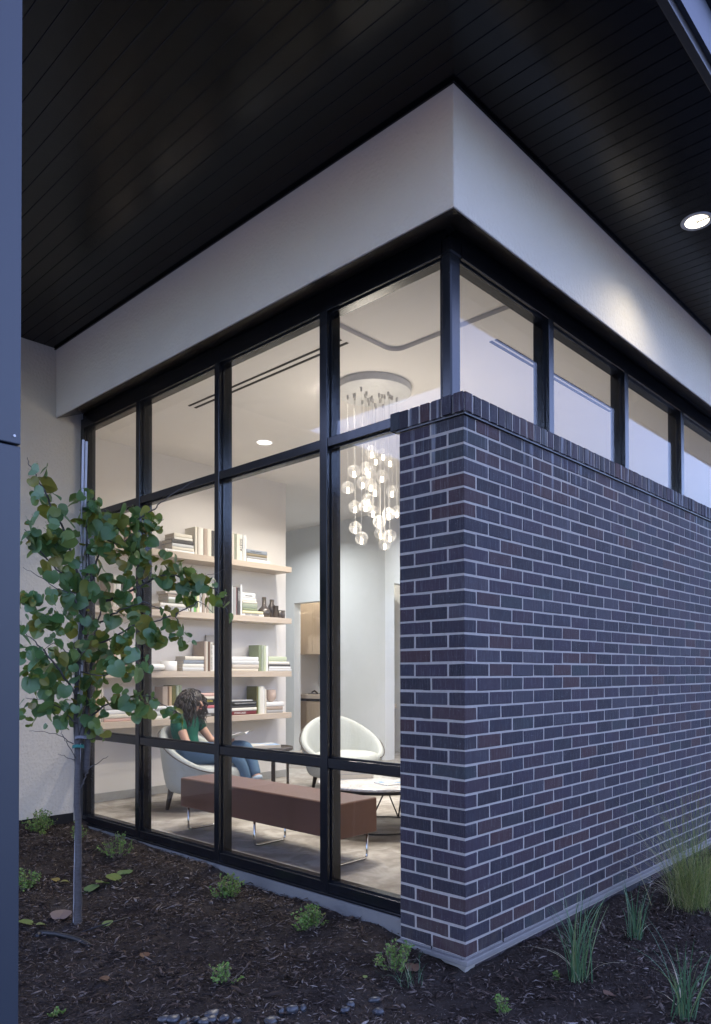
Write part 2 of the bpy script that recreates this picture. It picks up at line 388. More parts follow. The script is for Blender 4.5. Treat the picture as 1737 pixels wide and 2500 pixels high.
# stucco band over the windows
sb = thing('stucco_band', 'pale grey stucco band over the windows, turning the corner under the black soffit', 'wall')
m = MB(); m.add([(XS, YS, ZB), (XS, YW-.004, ZB), (XS+.014, YW-.004, ZB), (XS+.014, YS+.014, ZB), (12, YS+.014, ZB), (12, YS, ZB), (XS, YS, ZS-.001), (XS, YW-.004, ZS-.001), (XS+.014, YW-.004, ZS-.001), (XS+.014, YS+.014, ZS-.001), (12, YS+.014, ZS-.001), (12, YS, ZS-.001)],
      [(0, 1, 7, 6), (1, 2, 8, 7), (2, 3, 9, 8), (3, 4, 10, 9), (4, 5, 11, 10), (5, 0, 6, 11), (0, 3, 2, 1), (0, 5, 4, 3), (6, 7, 8, 9), (6, 9, 10, 11)]); m.obj('stucco_face', STUC, sb, bevel=.006)
m = MB(); m.box((XS+.0145, YS+.0145, 3.458), (.24, YW-.004, ZS-.002)); m.box((.2402, YS+.0145, 3.458), (12, .30, ZS-.002)); m.obj('band_core', DARKST, sb)
m = MB()
zi = 3.452
m.add([(XS+.006, YS+.006, ZB-.003), (XS+.006, YW-.006, ZB-.003), (XL+.012, YW-.006, zi), (XL+.012, YR+.012, zi)], [(0, 1, 2, 3)])
m.add([(XS+.006, YS+.006, ZB-.0035), (XL+.012, YR+.012, zi-.0005), (11.9, YR+.012, zi-.0005), (11.9, YS+.006, ZB-.0035)], [(0, 1, 2, 3)])
m.obj('underside_flashing', Mat('bronze_flashing', (.050, .041, .033), .24, .6).m, sb)

# ---------------------------------------------------------------- soffit
sf = thing('soffit', 'black metal plank soffit under the roof overhang with a bronze edge trim', 'soffit')
PIT = .0866
def board_mesh(y0, y1, name):
    m = MB(); h = PIT/2-.0013; b = .0016
    prof = [(-h, .010), (-h, b), (-h+b, 0), (h-b, 0), (h, b), (h, .010)]
    vs = [(x, y, z) for y in (y0, y1) for (x, z) in prof]; n = len(prof)
    m.add(vs, [(i, i+1, n+i+1, n+i) for i in range(n-1)] + [tuple(range(n)), tuple(range(2*n-1, n-1, -1))]); return m.mesh(name, SOFF)
bl, bs = board_mesh(-.886, YW-.002, 'long_board'), board_mesh(-.886, YS-.014, 'short_board')
xb = XS-.010-PIT/2; i = 0
while xb > -2.33: link('soffit_board', bl, sf, (xb, 0, ZS)); xb -= PIT
xb = XS-.010+PIT/2
while xb < 7.2: link('soffit_board', bs, sf, (xb, 0, ZS)); xb += PIT
bx((-2.35, -.888, ZS+.0115), (7.3, YW, ZS+.03)).obj('backing_panel', DARKST, sf)
m = MB(); m.box((-2.38, -.924, ZS-.006), (7.3, -.888, ZS+.2)); m.box((-2.38, -.8878, ZS-.006), (-2.345, YW, ZS+.2)); m.obj('edge_trim', Mat('bronze_trim', (.035, .033, .031), .35, .5).m, sf, bevel=.003)
m = MB(); m.box((-2.41, -.945, ZS+.035), (7.4, -.925, ZS+.225)); m.obj('fascia', CLAD, sf)
m = MB(); m.box((-2.45, -.985, ZS+.245), (7.4, -.926, ZS+.5)); m.obj('gutter', CLAD, sf)
m = MB(); m.box((XS-.012, YS-.012, ZS-.016), (7.2, YS-.001, ZS+.008)); m.box((XS-.012, YS-.0005, ZS-.016), (XS-.001, YW-.003, ZS+.008)); m.obj('wall_trim', SOFF, sf)

# soffit downlight
LC = on(1705, 539, 2, ZS)
LC = Vector((1.603, -.50, ZS))
dl = thing('soffit_downlight', 'round recessed downlight glowing in the black soffit on the right', 'downlight', LC)
m = MB(); m.lathe((0, 0, 0), [(.064, .006), (.068, -.003), (.085, -.005), (.090, -.001), (.090, .006)], 40); m.obj('trim_ring', plain('ring_silver', (.5, .5, .5), .3), dl, True)
m = MB(); m.lathe((0, 0, 0), [(.066, -.0032), (.040, -.0026), (.0005, -.0024)], 40); m.obj('lens', emit_mat('downlight_lens', (1, .90, .72), 9*K), dl, True)
m = MB(); m.box((-.004, -.07, -.0065), (.004, .0, -.0036)); m.box((-.062, -.002, -.006), (.062, .002, -.0036)); m.obj('lens_bar', BLACKM, dl)
def spot(name, loc, power, col, ang=120, blend=.6, size=.05, to=(0, 0, -1), parent=None):
    l = bpy.data.lights.new(name, 'SPOT'); l.energy = power*K; l.color = col; l.spot_size = rad(ang); l.spot_blend = blend; l.shadow_soft_size = size
    o = bpy.data.objects.new(name, l); C.objects.link(o); o.location = loc; o.rotation_euler = Vector(to).to_track_quat('-Z', 'Y').to_euler(); return o
def area(name, loc, power, col, size=.16, spread=150):
    l = bpy.data.lights.new(name, 'AREA'); l.shape = 'DISK'; l.size = size; l.energy = power*K; l.color = col; l.spread = rad(spread)
    o = bpy.data.objects.new(name, l); C.objects.link(o); o.location = loc; return o
spot('downlight_beam', LC+Vector((0, 0, -.02)), 120, (1, .90, .70), 140, .85, .09)

# ---------------------------------------------------------------- brick wall
bw = thing('brick_wall', 'dark purple-grey brick wall and pilaster with pale mortar and a rowlock coping', 'brick wall')
def brick_mesh(lx, ly, lz, seed):
    rr = random.Random(seed); b = .0022; j = lambda s=.0016: rr.uniform(-s, s)
    bm = bmesh.new(); bmesh.ops.create_cube(bm, size=1)
    for v in bm.verts: v.co = (v.co.x*lx, v.co.y*ly, v.co.z*lz)
    bmesh.ops.bevel(bm, geom=list(bm.edges), offset=b, segments=1, affect='EDGES')
    for v in bm.verts: v.co += Vector((j(), j(.0005), j()))
    me = bpy.data.meshes.new('brick'); bm.to_mesh(me); bm.free(); me.materials.append(BR_O); return me
BD = .09
VAR = {}
def bvar(kind, lx, ly, lz):
    if kind not in VAR: VAR[kind] = [brick_mesh(lx, ly, lz, sum(map(ord, kind))+k*7) for k in range(5)]
    return R.choice(VAR[kind])
BL, BH, BHALF, J = .1932, .0575, .0916, .0100
cells = []                                # kind, size, centre
XEND = 5.6
for i in range(NROW):
    z = ZTOP-(i+.5)*CRS+.0005; t1 = i % 2 == 0
    jz = .0008
    if t1:
        cells += [('corner_a', (.0916, BL, BH), (.0458, BL/2, z)), ('left', (.041, BL, BH), (.0205, BL*1.5+J, z))]
        x = .0916+J
    else:
        cells += [('corner_b', (BL, .0916, BH), (BL/2, .0458, z)), ('left', (.041, BL, BH), (.0205, .0916+J+BL/2, z)),
                  ('left_half', (.041, BHALF, BH), (.0205, .0916+J+BL+J+BHALF/2, z))]
        x = BL+J
    while x < XEND:
        cells.append(('right', (BL, BD, BH), (x+BL/2, BD/2, z))); x += BL+J
for i in range(2):                        # the courses below the ledge
    z = -.035-(i+.5)*CRS; x = -.0 if i else .1
    while x < XEND: cells.append(('right', (BL, BD, BH), (x+BL/2, BD/2+.012, z))); x += BL+J
    for y in (.11+BL/2+i*.1, .11+BL*1.5+J): cells.append(('left', (.041, BL, BH), (.033, min(y, .30), z))) if y < .32 else None
def seen(c):                              # size in the photo falls with depth; things outside the frame go last
    d = (Vector(c[2])-CAM); Z = d.dot(FW); px = CX+FPX*d.dot(RT)/Z
    return Z + (100 if px > 1760 else 0) + (50 if c[2][2] < -.03 else 0) - (3 if c[0].startswith('corner') else 0)
cells.sort(key=seen)
for kind, s, p in cells[:300]:
    o = link('brick', bvar(kind, *s), bw, (p[0]+R.uniform(-.0012, .0012)*(kind == 'right'), p[1]+R.uniform(-.0012, .0004)*(kind == 'right'), p[2]+R.uniform(-.0009, .0009)))
    o.rotation_euler = (R.uniform(-.003, .003), R.uniform(-.004, .004), R.uniform(-.002, .002))
m = MB()
for kind, s, p in cells[300:]:
    p = Vector((p[0]+R.uniform(-.0012, .0012)*(kind == 'right'), p[1]+R.uniform(-.0012, .0004)*(kind == 'right'), p[2]+R.uniform(-.0009, .0009)))
    me = bvar(kind, *s); rn = R.random()
    m.add([p+v.co for v in me.vertices], [tuple(q.vertices) for q in me.polygons], rn)
stuff(m.obj('brick_courses', BR_A, bw))
m = MB(); m.box((.0019, .0019, -.05), (XEND, BD-.004, ZTOP)); m.box((.0019, BD-.0038, -.05), (.040, .3962, ZTOP)); m.box((.018, .018, -.3), (XEND, BD, -.0505)); m.box((.018, BD+.001, -.3), (.040, .39, -.0505))
m.obj('mortar', MORT, bw)
CO = -.020
zc0 = ZTOP+.006; ch = .0885
m = MB(); m.box((CO+.004, CO+.004, zc0+.001), (XEND, YR-.006, zc0+ch-.006)); m.box((CO+.004, YR-.0058, zc0+.001), (XL-.006, .417, zc0+ch-.006)); m.obj('coping_mortar', MORT, bw)
k = 0
while True:
    xk = CO+.006+k*CRS+.0285
    if xk > XEND: break
    o = link('coping_brick', bvar('cop_r', .0565, YR-.004-CO, ch), bw, (xk+R.uniform(-.001, .001), (YR-.004+CO)/2+R.uniform(-.0012, .0012), zc0+ch/2+R.uniform(-.001, .001))); k += 1
    o.rotation_euler = (R.uniform(-.004, .004), R.uniform(-.006, .006), 0)
yk = CO+.009+.0285
yk = YR+.004+.028 - CRS*1
ys_ = [CO+.0355+CRS*q for q in range(7)]
for q, yk in enumerate(ys_):
    if q == 6: yk -= .012
    x1 = XL-.006
    if yk < YR-.01: continue
    o = link('coping_brick', bvar('cop_l', x1-CO, .0565 if q < 6 else .044, ch), bw, ((x1+CO)/2+R.uniform(-.0012, .0012), yk, zc0+ch/2+R.uniform(-.001, .001)))
# corner end faces of the coping, on the left return
for q in range(2):
    yk = CO+.0295+CRS*q+.004
    o = link('coping_brick', bvar('cop_c', .010, .0565, ch), bw, (CO-.0035, yk, zc0+ch/2))
m = MB(); m.box((-.012, -.012, ZTOP-.004), (XEND, .1, ZTOP+.0055)); m.box((-.012, .1002, ZTOP-.004), (.038, .41, ZTOP+.0055)); m.obj('flashing_shadow_strip', DARKST, bw)  # flashing drawn black, with the shadow gap under the coping in its colour
m = MB(); m.box((-.024, -.024, -.028), (XEND, .02, -.004)); m.box((-.024, .0202, -.028), (.02, .405, -.004)); m.box((-.006, -.006, -.0038), (XEND, .02, .003)); m.box((-.006, .0202, -.0038), (.02, .398, .003)); m.obj('ledge_flashing', FLASH, bw, bevel=.004)
m = MB(); m.tube([(-.004, .197, .012), (-.006, .198, -.05)], .0035, 6); m.tube([(.30, -.004, .045), (.301, -.006, -.012)], .0035, 6); m.obj('weep_cord', BLACKM, bw)

# ---------------------------------------------------------------- window walls
ZSILL, ZLT, ZUT, ZHD = .155, .837, 2.612, 3.322
FD, GD = .10, .036                       # frame depth, depth of the glass behind the front face
lw = thing('window_wall', 'tall black framed window wall left of the brick pilaster, looking into the lit lounge', 'window wall')
rw = thing('window_wall', 'row of black framed clerestory windows above the long brick wall on the right', 'window wall')
BV = .0025
def lbox(name, y0, y1, z0, z1, fr=XL, bk=XL+FD): return bx((fr, y0, z0), (bk, y1, z1)).obj(name, FRAME, lw, bevel=BV)
MUL = [(.967, 1.027), (1.987, 2.037), (2.986, 3.039)]
lbox('jamb', YW-.062, YW-.002, .10, ZHD)
ysp = [(YW-.062)] + [v for a, b in reversed(MUL) for v in (b, a)] + [.415]
for a, b in MUL: lbox('mullion', a, b, .088, ZHD, XL-.004)
spans = [(MUL[2][1], YW-.062), (MUL[1][1], MUL[2][0]), (MUL[0][1], MUL[1][0]), (.27, MUL[0][0])]
spans_top = spans[:3]+[(YR+.075, MUL[0][0])]
def panes(parent, ax, a, b, z0, z1):
    if ax == 'l': o = bx((XL+GD, a+.001, z0+.001), (XL+GD+.006, b-.001, z1-.001)).obj('pane', GLASS, parent)
    else: o = bx((a+.001, YR+GD, z0+.001), (b-.001, YR+GD+.006, z1-.001)).obj('pane', GLASS, parent)
def beads(parent, ax, a, b, z0, z1, w=.010):      # glazing beads round one pane
    m = MB(); d0, d1 = (XL if ax == 'l' else YR)+GD-.013, (XL if ax == 'l' else YR)+GD-.001
    for (p, q, r_, s_) in ((a, b, z0, z0+w), (a, b, z1-w, z1), (a, a+w, z0+w+.0002, z1-w-.0002), (b-w, b, z0+w+.0002, z1-w-.0002)):
        m.box((d0, p+.0003, r_+.0003), (d1, q-.0003, s_-.0003)) if ax == 'l' else m.box((p+.0003, d0, r_+.0003), (q-.0003, d1, s_-.0003))
    m.obj('glazing_bead', FRAME, parent)
for i, (a, b) in enumerate(spans):
    at, bt = spans_top[i]
    lbox('sill', a, b, .10, ZSILL, XL+.001); lbox('transom', a, b, ZLT-.052, ZLT, XL+.001)
    lbox('transom', (a if i < 3 else .27), b, ZUT-.050, ZUT, XL+.001)
    for (z0, z1, p, q) in ((ZSILL, ZLT-.052, a, b), (ZLT, ZUT-.05, a, b), (ZUT, ZHD, at, bt)):
        panes(lw, 'l', p, q, z0, z1); beads(lw, 'l', p, q, z0, z1)
lbox('head', YR+.06, YW-.004, ZHD, 3.40, XL+.001); lbox('head_receptor', YR+.05, YW-.004, 3.4005, 3.455, XL+.018)
lbox('sub_sill', .30, YW-.004, .086, .0995, XL-.016)
m = MB(); m.box((XL, YR, ZTOP+.03), (XL+.075, YR+.06, ZHD)); m.box((XL+.012, YR+.0602, ZTOP+.03), (XL+FD, YR+.075, ZHD)); m.box((XL+.0752, YR+.012, ZTOP+.03), (XL+.09, YR+FD, ZHD)); m.box((XL, YR, ZHD+.0005), (XL+.09, YR+.0598, 3.40))
m.obj('corner_post', FRAME, lw, bevel=.007, seg=1)
cs = bx((.02, .30, -.3), (.145, YW-.003, .0855)).obj('concrete_curb', CONC, bevel=.004); tag(cs, 'rough grey concrete curb under the tall window wall, beside the mulch', 'curb')
RM = [(.955, 1.010), (1.953, 2.010), (2.955, 3.012), (3.955, 4.01), (4.955, 5.01)]
def rbox(name, x0, x1, z0, z1, fr=YR, bk=YR+FD): return bx((x0, fr, z0), (x1, bk, z1)).obj(name, FRAME, rw, bevel=BV)
for a, b in RM: rbox('mullion', a, b, ZTOP+.05, ZHD, YR-.004)
rs = [(XL+.0905, RM[0][0])] + [(RM[k][1], RM[k+1][0]) for k in range(4)]
for a, b in rs:
    rbox('sill', a, b, ZTOP+.04, ZTOP+.09, YR+.001); panes(rw, 'r', a, b, ZTOP+.09, ZHD); beads(rw, 'r', a, b, ZTOP+.09, ZHD)
rbox('head', XL+.0905, 5.6, ZHD, 3.40, YR+.001); rbox('head_receptor', XL+.06, 5.6, 3.4005, 3.455, YR+.018)

# ---------------------------------------------------------------- metal column on the left
colx, coly = -2.19, -.60
cl = thing('clad_column', 'blue-grey metal clad column at the left edge of the picture', 'column', (colx, coly, 0))
m = MB(); m.box((-.55, .0, 1.7305), (0, .5, ZS-.004)); m.obj('upper_panel', CLAD, cl, bevel=.002)
m = MB(); m.box((-.548, .003, -.2), (.0012, .498, 1.728)); m.obj('lower_panel', CLAD, cl, bevel=.002)
sp_ = on(35, 1064, 1, coly)
m = MB(); m.tube([(sp_.x-colx, -.002, sp_.z), (sp_.x-colx, .002, sp_.z)], .0024, 12); m.obj('screw', plain('screw_steel', (.5, .5, .5), .3), cl)

# ---------------------------------------------------------------- lounge ceiling: downlights, slot diffusers, chandelier
def room_light(p, label, power, col=(1, .925, .85), group='recessed ceiling downlights of the lounge', r=.075, spread=150):
    t = thing('ceiling_downlight', label, 'downlight', p, 0, group)
    m = MB(); m.lathe((0, 0, 0), [(r, .001), (r+.004, -.003), (r+.012, -.003), (r+.014, -.0005)], 36); m.obj('trim_ring', WHITE, t, True)
    m = MB(); m.lathe((0, 0, 0), [(r, -.001), (.0005, -.001)], 36); m.obj('lens', emit_mat('room_lens', col, 5*K), t, True)
    area('room_lamp', (p[0], p[1], p[2]-.012), power, col, r*2, spread)
room_light((1.907, 3.884, ZC), 'round white lit downlight in the lounge ceiling above the bookshelves', 60)
slot = plain('slot_dark', (.012, .010, .009), .6)
for (a, b, lab) in (((.816, 1.66), (.90, 3.56), 'twin-slot linear air diffuser running over the bench, left of the chandelier'), ((1.55, .85), (3.43, .915), 'twin-slot linear air diffuser seen through the clerestory windows')):
    t = thing('slot_diffuser', lab, 'air diffuser', (0, 0, 0)); m = MB()
    alongy = b[1]-a[1] > 1
    if alongy: s1, s2 = (a[0], a[0]+.020), (b[0]-.022, b[0]); e = (a[1], b[1])
    else: s1, s2 = (a[1], a[1]+.020), (b[1]-.022, b[1]); e = (a[0], b[0])
    for s in (s1, s2):
        m = MB()
        m.box((s[0], e[0], ZC-.004), (s[1], e[1], ZC-.0005)) if alongy else m.box((e[0], s[0], ZC-.004), (e[1], s[1], ZC-.0005)); m.obj('slot', slot, t)
# unseen downlights, added to light the lounge, hall and office
room_light((4.6, 2.5, ZC), 'added unseen downlight in the lounge ceiling hidden behind the brick wall', 90)
room_light((6.0, 4.25, ZC), 'added unseen downlight in front of the bright corner wall', 80, (.93, .97, 1))
room_light((5.38, 6.9, ZC), 'added unseen downlight over the oak kitchen cabinets', 70, (1, .92, .82))
room_light((3.9, 6.3, ZC), 'added unseen downlight in the hall behind the shelf wall', 120, (.95, .97, 1))
room_light((8.2, 6.8, ZC), 'added unseen downlight in the office behind the corner wall', 60, (1, .95, .88))

for p_, lab_, pw_ in (((2.45, 2.95), 'added unseen downlight behind the upper transom, right of the chandelier', 60), ((1.40, 2.37), 'added unseen downlight hidden by a mullion, close beside the chandelier canopy', 85), ((2.75, 1.95), 'added unseen downlight near the clerestory, hidden by the brick pilaster', 60), ((2.86, 3.92), 'added unseen downlight over the empty armchair, hidden by a mullion', 60)):  # more unseen downlights, added to brighten the floor and the bench
    room_light((*p_, ZC), lab_, pw_, (1, .93, .86), r=.05, spread=125)
CH = Vector((1.60, 2.08, ZC))
ch = thing('chandelier', 'cluster of clear glass globe pendants hanging from a round white ceiling canopy', 'chandelier', CH)
m = MB(); m.lathe((0, 0, 0), [(.0005, -.056), (.302, -.056), (.305, -.053), (.305, -.0005)], 64); m.obj('canopy', WHITE, ch, True)
GL = [(443, 1015, 74), (577, 1047, 62), (490, 1105, 60), (664, 1125, 75), (225, 1252, 77), (378, 1215, 80), (408, 1262, 66), (566, 1313, 76), (150, 1450, 75), (330, 1390, 68), (430, 1420, 72),
      (482, 1488, 64), (690, 1495, 74), (235, 1685, 74), (398, 1600, 71), (362, 1670, 77), (455, 1742, 70), (645, 1770, 80), (748, 1745, 72), (532, 1870, 78), (240, 1940, 78), (548, 2005, 70), (662, 2040, 76), (316, 2068, 86), (600, 2135, 76)]
GM, GM2 = globe_mat('clear_glass'), globe_mat('frosted_core', (.95, .95, .93), .05)
gm = MB(); gm.sphere((0, 0, 0), .051, 28, 18); gmesh = gm.mesh('globe', GM, True)
sm_ = MB(); sm_.lathe((0, 0, 0), [(.0512, -.0012), (.0519, 0), (.0512, .0012)], 28); smesh = sm_.mesh('seam', globe_mat('seam_glass', (1, 1, 1), .3), True)
lm = MB(); lm.lathe((0, 0, 0), [(.0005, -.047), (.008, -.046), (.0105, -.038), (.0105, -.004), (.0005, -.003)], 14); lmesh = lm.mesh('lamp', emit_mat('globe_lamp', (1, .84, .64), 20*K), True)
cm_ = MB(); cm_.lathe((0, 0, 0), [(.0135, .0), (.0135, .045), (.010, .049)], 14); cmesh = cm_.mesh('lamp_cup', GM2, True)
hm = MB(); hm.lathe((0, 0, 0), [(.0005, -.034), (.008, -.034), (.009, -.031), (.009, 0)], 12); hmesh = hm.mesh('cord_grip', plain('nickel', (.62, .60, .58), .35), True)
cordm = Mat('cord_clear', (.5, .48, .44), .4).m
for gx, gy, gr in GL:
    d = 5.98+(77-gr)/17*.27; p = atd(820+gx/4.995, 900+gy/4.995, d)-CH
    h = math.hypot(p.x, p.y)
    if h > .27: p.x *= .27/h; p.y *= .27/h
    g = link('globe', gmesh, ch, p); g.visible_shadow = True
    link('lamp', lmesh, g); link('lamp_cup', cmesh, g); link('seam', smesh, g)
    cm2 = MB(); cm2.tube([(p.x, p.y, p.z+.05), (p.x, p.y, -.094)], .0011, 5); cm2.obj('cord', cordm, ch)
    link('cord_grip', hmesh, ch, (p.x, p.y, -.0565))
pl = bpy.data.lights.new('chandelier_light', 'POINT'); pl.energy = 70*K; pl.color = (1, .90, .78); pl.shadow_soft_size = .25
po = bpy.data.objects.new('chandelier_light', pl); C.objects.link(po); po.location = CH+Vector((0, 0, -1.05))

# ---------------------------------------------------------------- bookshelves and what stands on them
SF = 4.70
SHZ = [2.564, 1.952, 1.328, .840]; SHN = ['top', 'second', 'third', 'lowest']
for z, n in zip(SHZ, SHN):
    s = bx((.165, SF, z-.064), (2.955, SHY-.003, z)).obj('floating_shelf', OAK, bevel=.002)
    tag(s, {'top': 'topmost', 'second': 'second from the top', 'third': 'second from the bottom', 'lowest': 'lowest'}[n]+' pale oak floating shelf on the lounge wall', 'shelf', 'oak floating shelves')
def X(px, y=SF+.045): return on(px, 1560, 1, y).x
PAGE = plain('pages', (.56, .51, .44), .9, .2, 0, .1, 200)
COLS = {'white': (.74, .74, .73), 'cream': (.66, .62, .53), 'pale grey': (.55, .56, .56), 'grey': (.33, .33, .33), 'dark grey': (.085, .082, .08), 'taupe': (.38, .31, .255), 'brown': (.17, .115, .085), 'sage green': (.33, .37, .29),
        'olive green': (.14, .135, .05), 'pale green': (.50, .55, .40), 'bright green': (.17, .42, .13), 'pale yellow': (.68, .64, .42), 'black': (.018, .018, .019), 'dark red': (.16, .025, .03), 'pink': (.52, .15, .17), 'blush': (.60, .40, .35),
        'blue-grey': (.25, .28, .32), 'grey-green': (.26, .28, .22), 'tan': (.50, .36, .23), 'gold-brown': (.25, .21, .14), 'moss green': (.23, .27, .17), 'ivory': (.70, .68, .62), 'oatmeal': (.55, .50, .44)}
COVM = {k: plain('cover_'+k.replace(' ', '_').replace('-', '_'), v, .55, .3, 0, .07, 25) for k, v in COLS.items()}
INK, INKW, INKY, INKP = plain('ink_black', (.03, .03, .03)), plain('ink_white', (.75, .75, .72)), plain('ink_yellow', (.7, .6, .08)), plain('ink_pink', (.5, .2, .2))
used_labels = set()
ORD = ['leftmost', 'second', 'third', 'fourth', 'fifth', 'sixth', 'seventh', 'eighth', 'ninth', 'tenth', 'eleventh', 'twelfth']
def book_mesh(t, h, d, col):              # spine towards -y, thickness along x, height along z; origin at the spine's foot, left
    m = MB(); c = .0028; rr = R.random()
    ns = 5; arc = [(t*.5-t*.5*math.cos(math.pi*k/ns), -min(.006, t*.18)*math.sin(math.pi*k/ns)) for k in range(ns+1)]
    vs = []
    for z in (0, h):
        vs += [(x, y+.006, z) for x, y in arc] + [(t, d, z), (t-c, d, z), (t-c, .010, z), (c, .010, z), (c, d, z), (0, d, z)]
    n = len(vs)//2
    m.add(vs, [(i, (i+1) % n, n+(i+1) % n, n+i) for i in range(n)], rr)
    ri = list(range(n)); s0 = ns+1
    for off, fl in ((0, 1), (n, 0)):
        fs = [(off+s0, off+s0+1, off+s0+2, off+ns), (off+s0+5, off, off+s0+3, off+s0+4), tuple(off+k for k in list(range(0, ns+1))+[s0+2, s0+3])]
        m.add([], []); o = len(m.v)-2*n
        m.f += [tuple(o+q for q in (f if not fl else f[::-1])) for f in fs]; m.r += [rr]*3; m.mi += [0]*3
    return m, c
def book(label, col, t, h, d, loc, lying=False, rz=0, lean=0, group=None):
    m, c = book_mesh(t, h, d, col)
    o = bpy.data.objects.new('book', m.mesh('book', COVM[col])); C.objects.link(o)
    b2 = MB(); b2.box((c+.0002, .0102, .004), (t-c-.0002, d-.004, h-.004)); b2.obj('pages', PAGE, o)
    if lying: o.rotation_euler = (0, rad(90), rz); o.location = Vector(loc)+Vector((0, 0, t))
    else: o.rotation_euler = (0, rad(lean), rz); o.location = loc
    assert label not in used_labels, label
    used_labels.add(label)
    return tag(o, label, 'book', group)
def spine_text(b, body, t, h, size, mat, upright=True, pos=.5, rot=90):
    x = text(body, size, (t/2, -.0012, h*pos), (rad(90), rad(-rot) if upright else 0, 0), mat, b)
    return x
def row(si, where, items, depth=.20, y=SF+.045, z=None, grp=None):      # items: (px0, px1, height, colour[, text])
    for k, it in enumerate(items):
        x0, x1 = X(it[0], y), X(it[1], y); t = x1-x0-.0012
        o_ = ORD[k] if k < len(ORD) else 'last'
        b = book(f'{it[3]} book standing {o_} {where}', it[3], t, it[2], depth+R.uniform(-.02, .02), (x0, y+R.uniform(-.006, .006), (SHZ[si] if z is None else z)+.0004), group='books on the oak shelves')
        if len(it) > 4: spine_text(b, it[4][0], t, it[2], it[4][1], it[4][2], True, it[4][3] if len(it[4]) > 3 else .5, 90)
def pile(si, where, items, depth=.21, y=SF+.035, z=None):                 # items bottom to top: (px0, px1, thickness, colour[, text])
    zz = (SHZ[si] if z is None else z)+.0004
    names = ['bottom', 'second up', 'third-up', 'fourth up', 'fifth up', 'sixth up', 'seventh up']
    for k, it in enumerate(items):
        x0, x1 = X(it[0], y), X(it[1], y); L = x1-x0
        nm = 'topmost' if k == len(items)-1 else names[k]
        b = book(f'{it[3]} book {nm} in the pile {where}', it[3], it[2]-.0006, L, depth+R.uniform(-.03, .01), (x0, y+R.uniform(-.004, .008), zz), True, 0, group='books on the oak shelves')
        if len(it) > 4:
            body, size, mat, pos = it[4]
            text(body, size, ((it[2])/2, -.0012, L*pos), (rad(90), rad(-90), 0), mat, b)
        zz += it[2]
    return zz
# top shelf
pile(0, 'at the left of the top shelf', [(404, 476, .026, 'white'), (422, 475, .033, 'cream'), (422, 474, .035, 'pale grey'), (421, 474, .040, 'dark grey'), (426, 471, .026, 'ivory'), (426, 470, .040, 'cream')])
row(0, 'on the top shelf between the two bars', [(476.5, 483, .300, 'cream'), (483, 486.5, .300, 'oatmeal'), (486.5, 498, .298, 'ivory'), (498, 507, .295, 'taupe'), (507, 517, .300, 'cream'), (517, 523.5, .288, 'dark grey'), (523.5, 530, .288, 'grey'), (530, 541, .295, 'ivory'), (541, 553, .29, 'taupe'), (553, 565, .30, 'white')])
row(0, 'on the top shelf right of the middle bar', [(566, 572.4, .30, 'oatmeal'), (572.4, 578.5, .295, 'grey-green'), (578.5, 586.3, .30, 'cream'), (586.3, 593.6, .300, 'ivory', ('ALESSI', .05, INK, .6)), (593.6, 598, .298, 'pale grey'), (598, 603, .294, 'white')])
pile(0, 'at the right of the top shelf', [(604, 659, .040, 'white'), (604, 653, .030, 'grey'), (603.5, 652.5, .032, 'gold-brown'), (603, 653.5, .045, 'blue-grey', ('Design and Form', .022, INK, .45))])
row(0, 'on the top shelf left of the first bar', [(238, 246, .30, 'tan'), (246, 252, .29, 'taupe'), (252, 261, .30, 'blush'), (261, 269, .29, 'taupe'), (269, 282, .30, 'ivory'), (282, 291, .28, 'dark grey'), (291, 303, .29, 'oatmeal'), (303, 309, .28, 'brown'), (309, 316, .27, 'tan'), (316, 323, .26, 'blush'), (323, 331, .25, 'cream'), (331, 341, .25, 'taupe')], grp=1)
# second shelf
pile(1, 'at the left of the second shelf', [(394, 465, .040, 'white', ('URBAN FASHION', .030, INK, .55)), (392, 463, .036, 'ivory'), (411, 462, .042, 'grey-green'), (412, 455, .024, 'white'), (411, 458, .034, 'taupe'), (404, 440, .028, 'oatmeal')])
row(1, 'on the second shelf between the two bars', [(465.6, 468, .21, 'brown'), (468, 474, .19, 'pale grey'), (474, 480.6, .22, 'bright green'), (480.6, 487.4, .335, 'pale yellow'), (487.4, 494.4, .335, 'white', ('NEW TYPOGRAPHY', .026, INK, .55)), (494.4, 499, .33, 'taupe'), (499, 504, .33, 'oatmeal'), (504, 510.6, .325, 'taupe'), (510.6, 519, .33, 'sage green'), (519, 528, .33, 'grey-green'), (528, 540, .32, 'oatmeal')])
row(1, 'on the second shelf right of the middle bar', [(562, 570, .33, 'pale grey'), (570, 579, .315, 'grey'), (579, 580.6, .315, 'dark red'), (580.6, 587.5, .31, 'dark grey', ('GARDENS', .024, INKW, .7)), (587.5, 592, .345, 'white')])
pile(1, 'beside the glass bottles on the second shelf', [(593, 645.5, .030, 'white', ('MOSAIC WONDERS', .022, INK, .45)), (593, 643, .030, 'pale yellow'), (593, 629.5, .028, 'moss green'), (593, 629.5, .055, 'sage green'), (593, 629, .022, 'cream'), (593, 627, .036, 'ivory'), (593, 625, .060, 'white', ('the studio', .024, INK, .5))])
row(1, 'on the second shelf left of the first bar', [(268, 277, .30, 'taupe'), (277, 284, .31, 'cream'), (284, 296, .30, 'ivory'), (296, 306, .29, 'dark grey'), (306, 316, .30, 'oatmeal'), (316, 326, .29, 'blush'), (326, 340, .31, 'cream')])
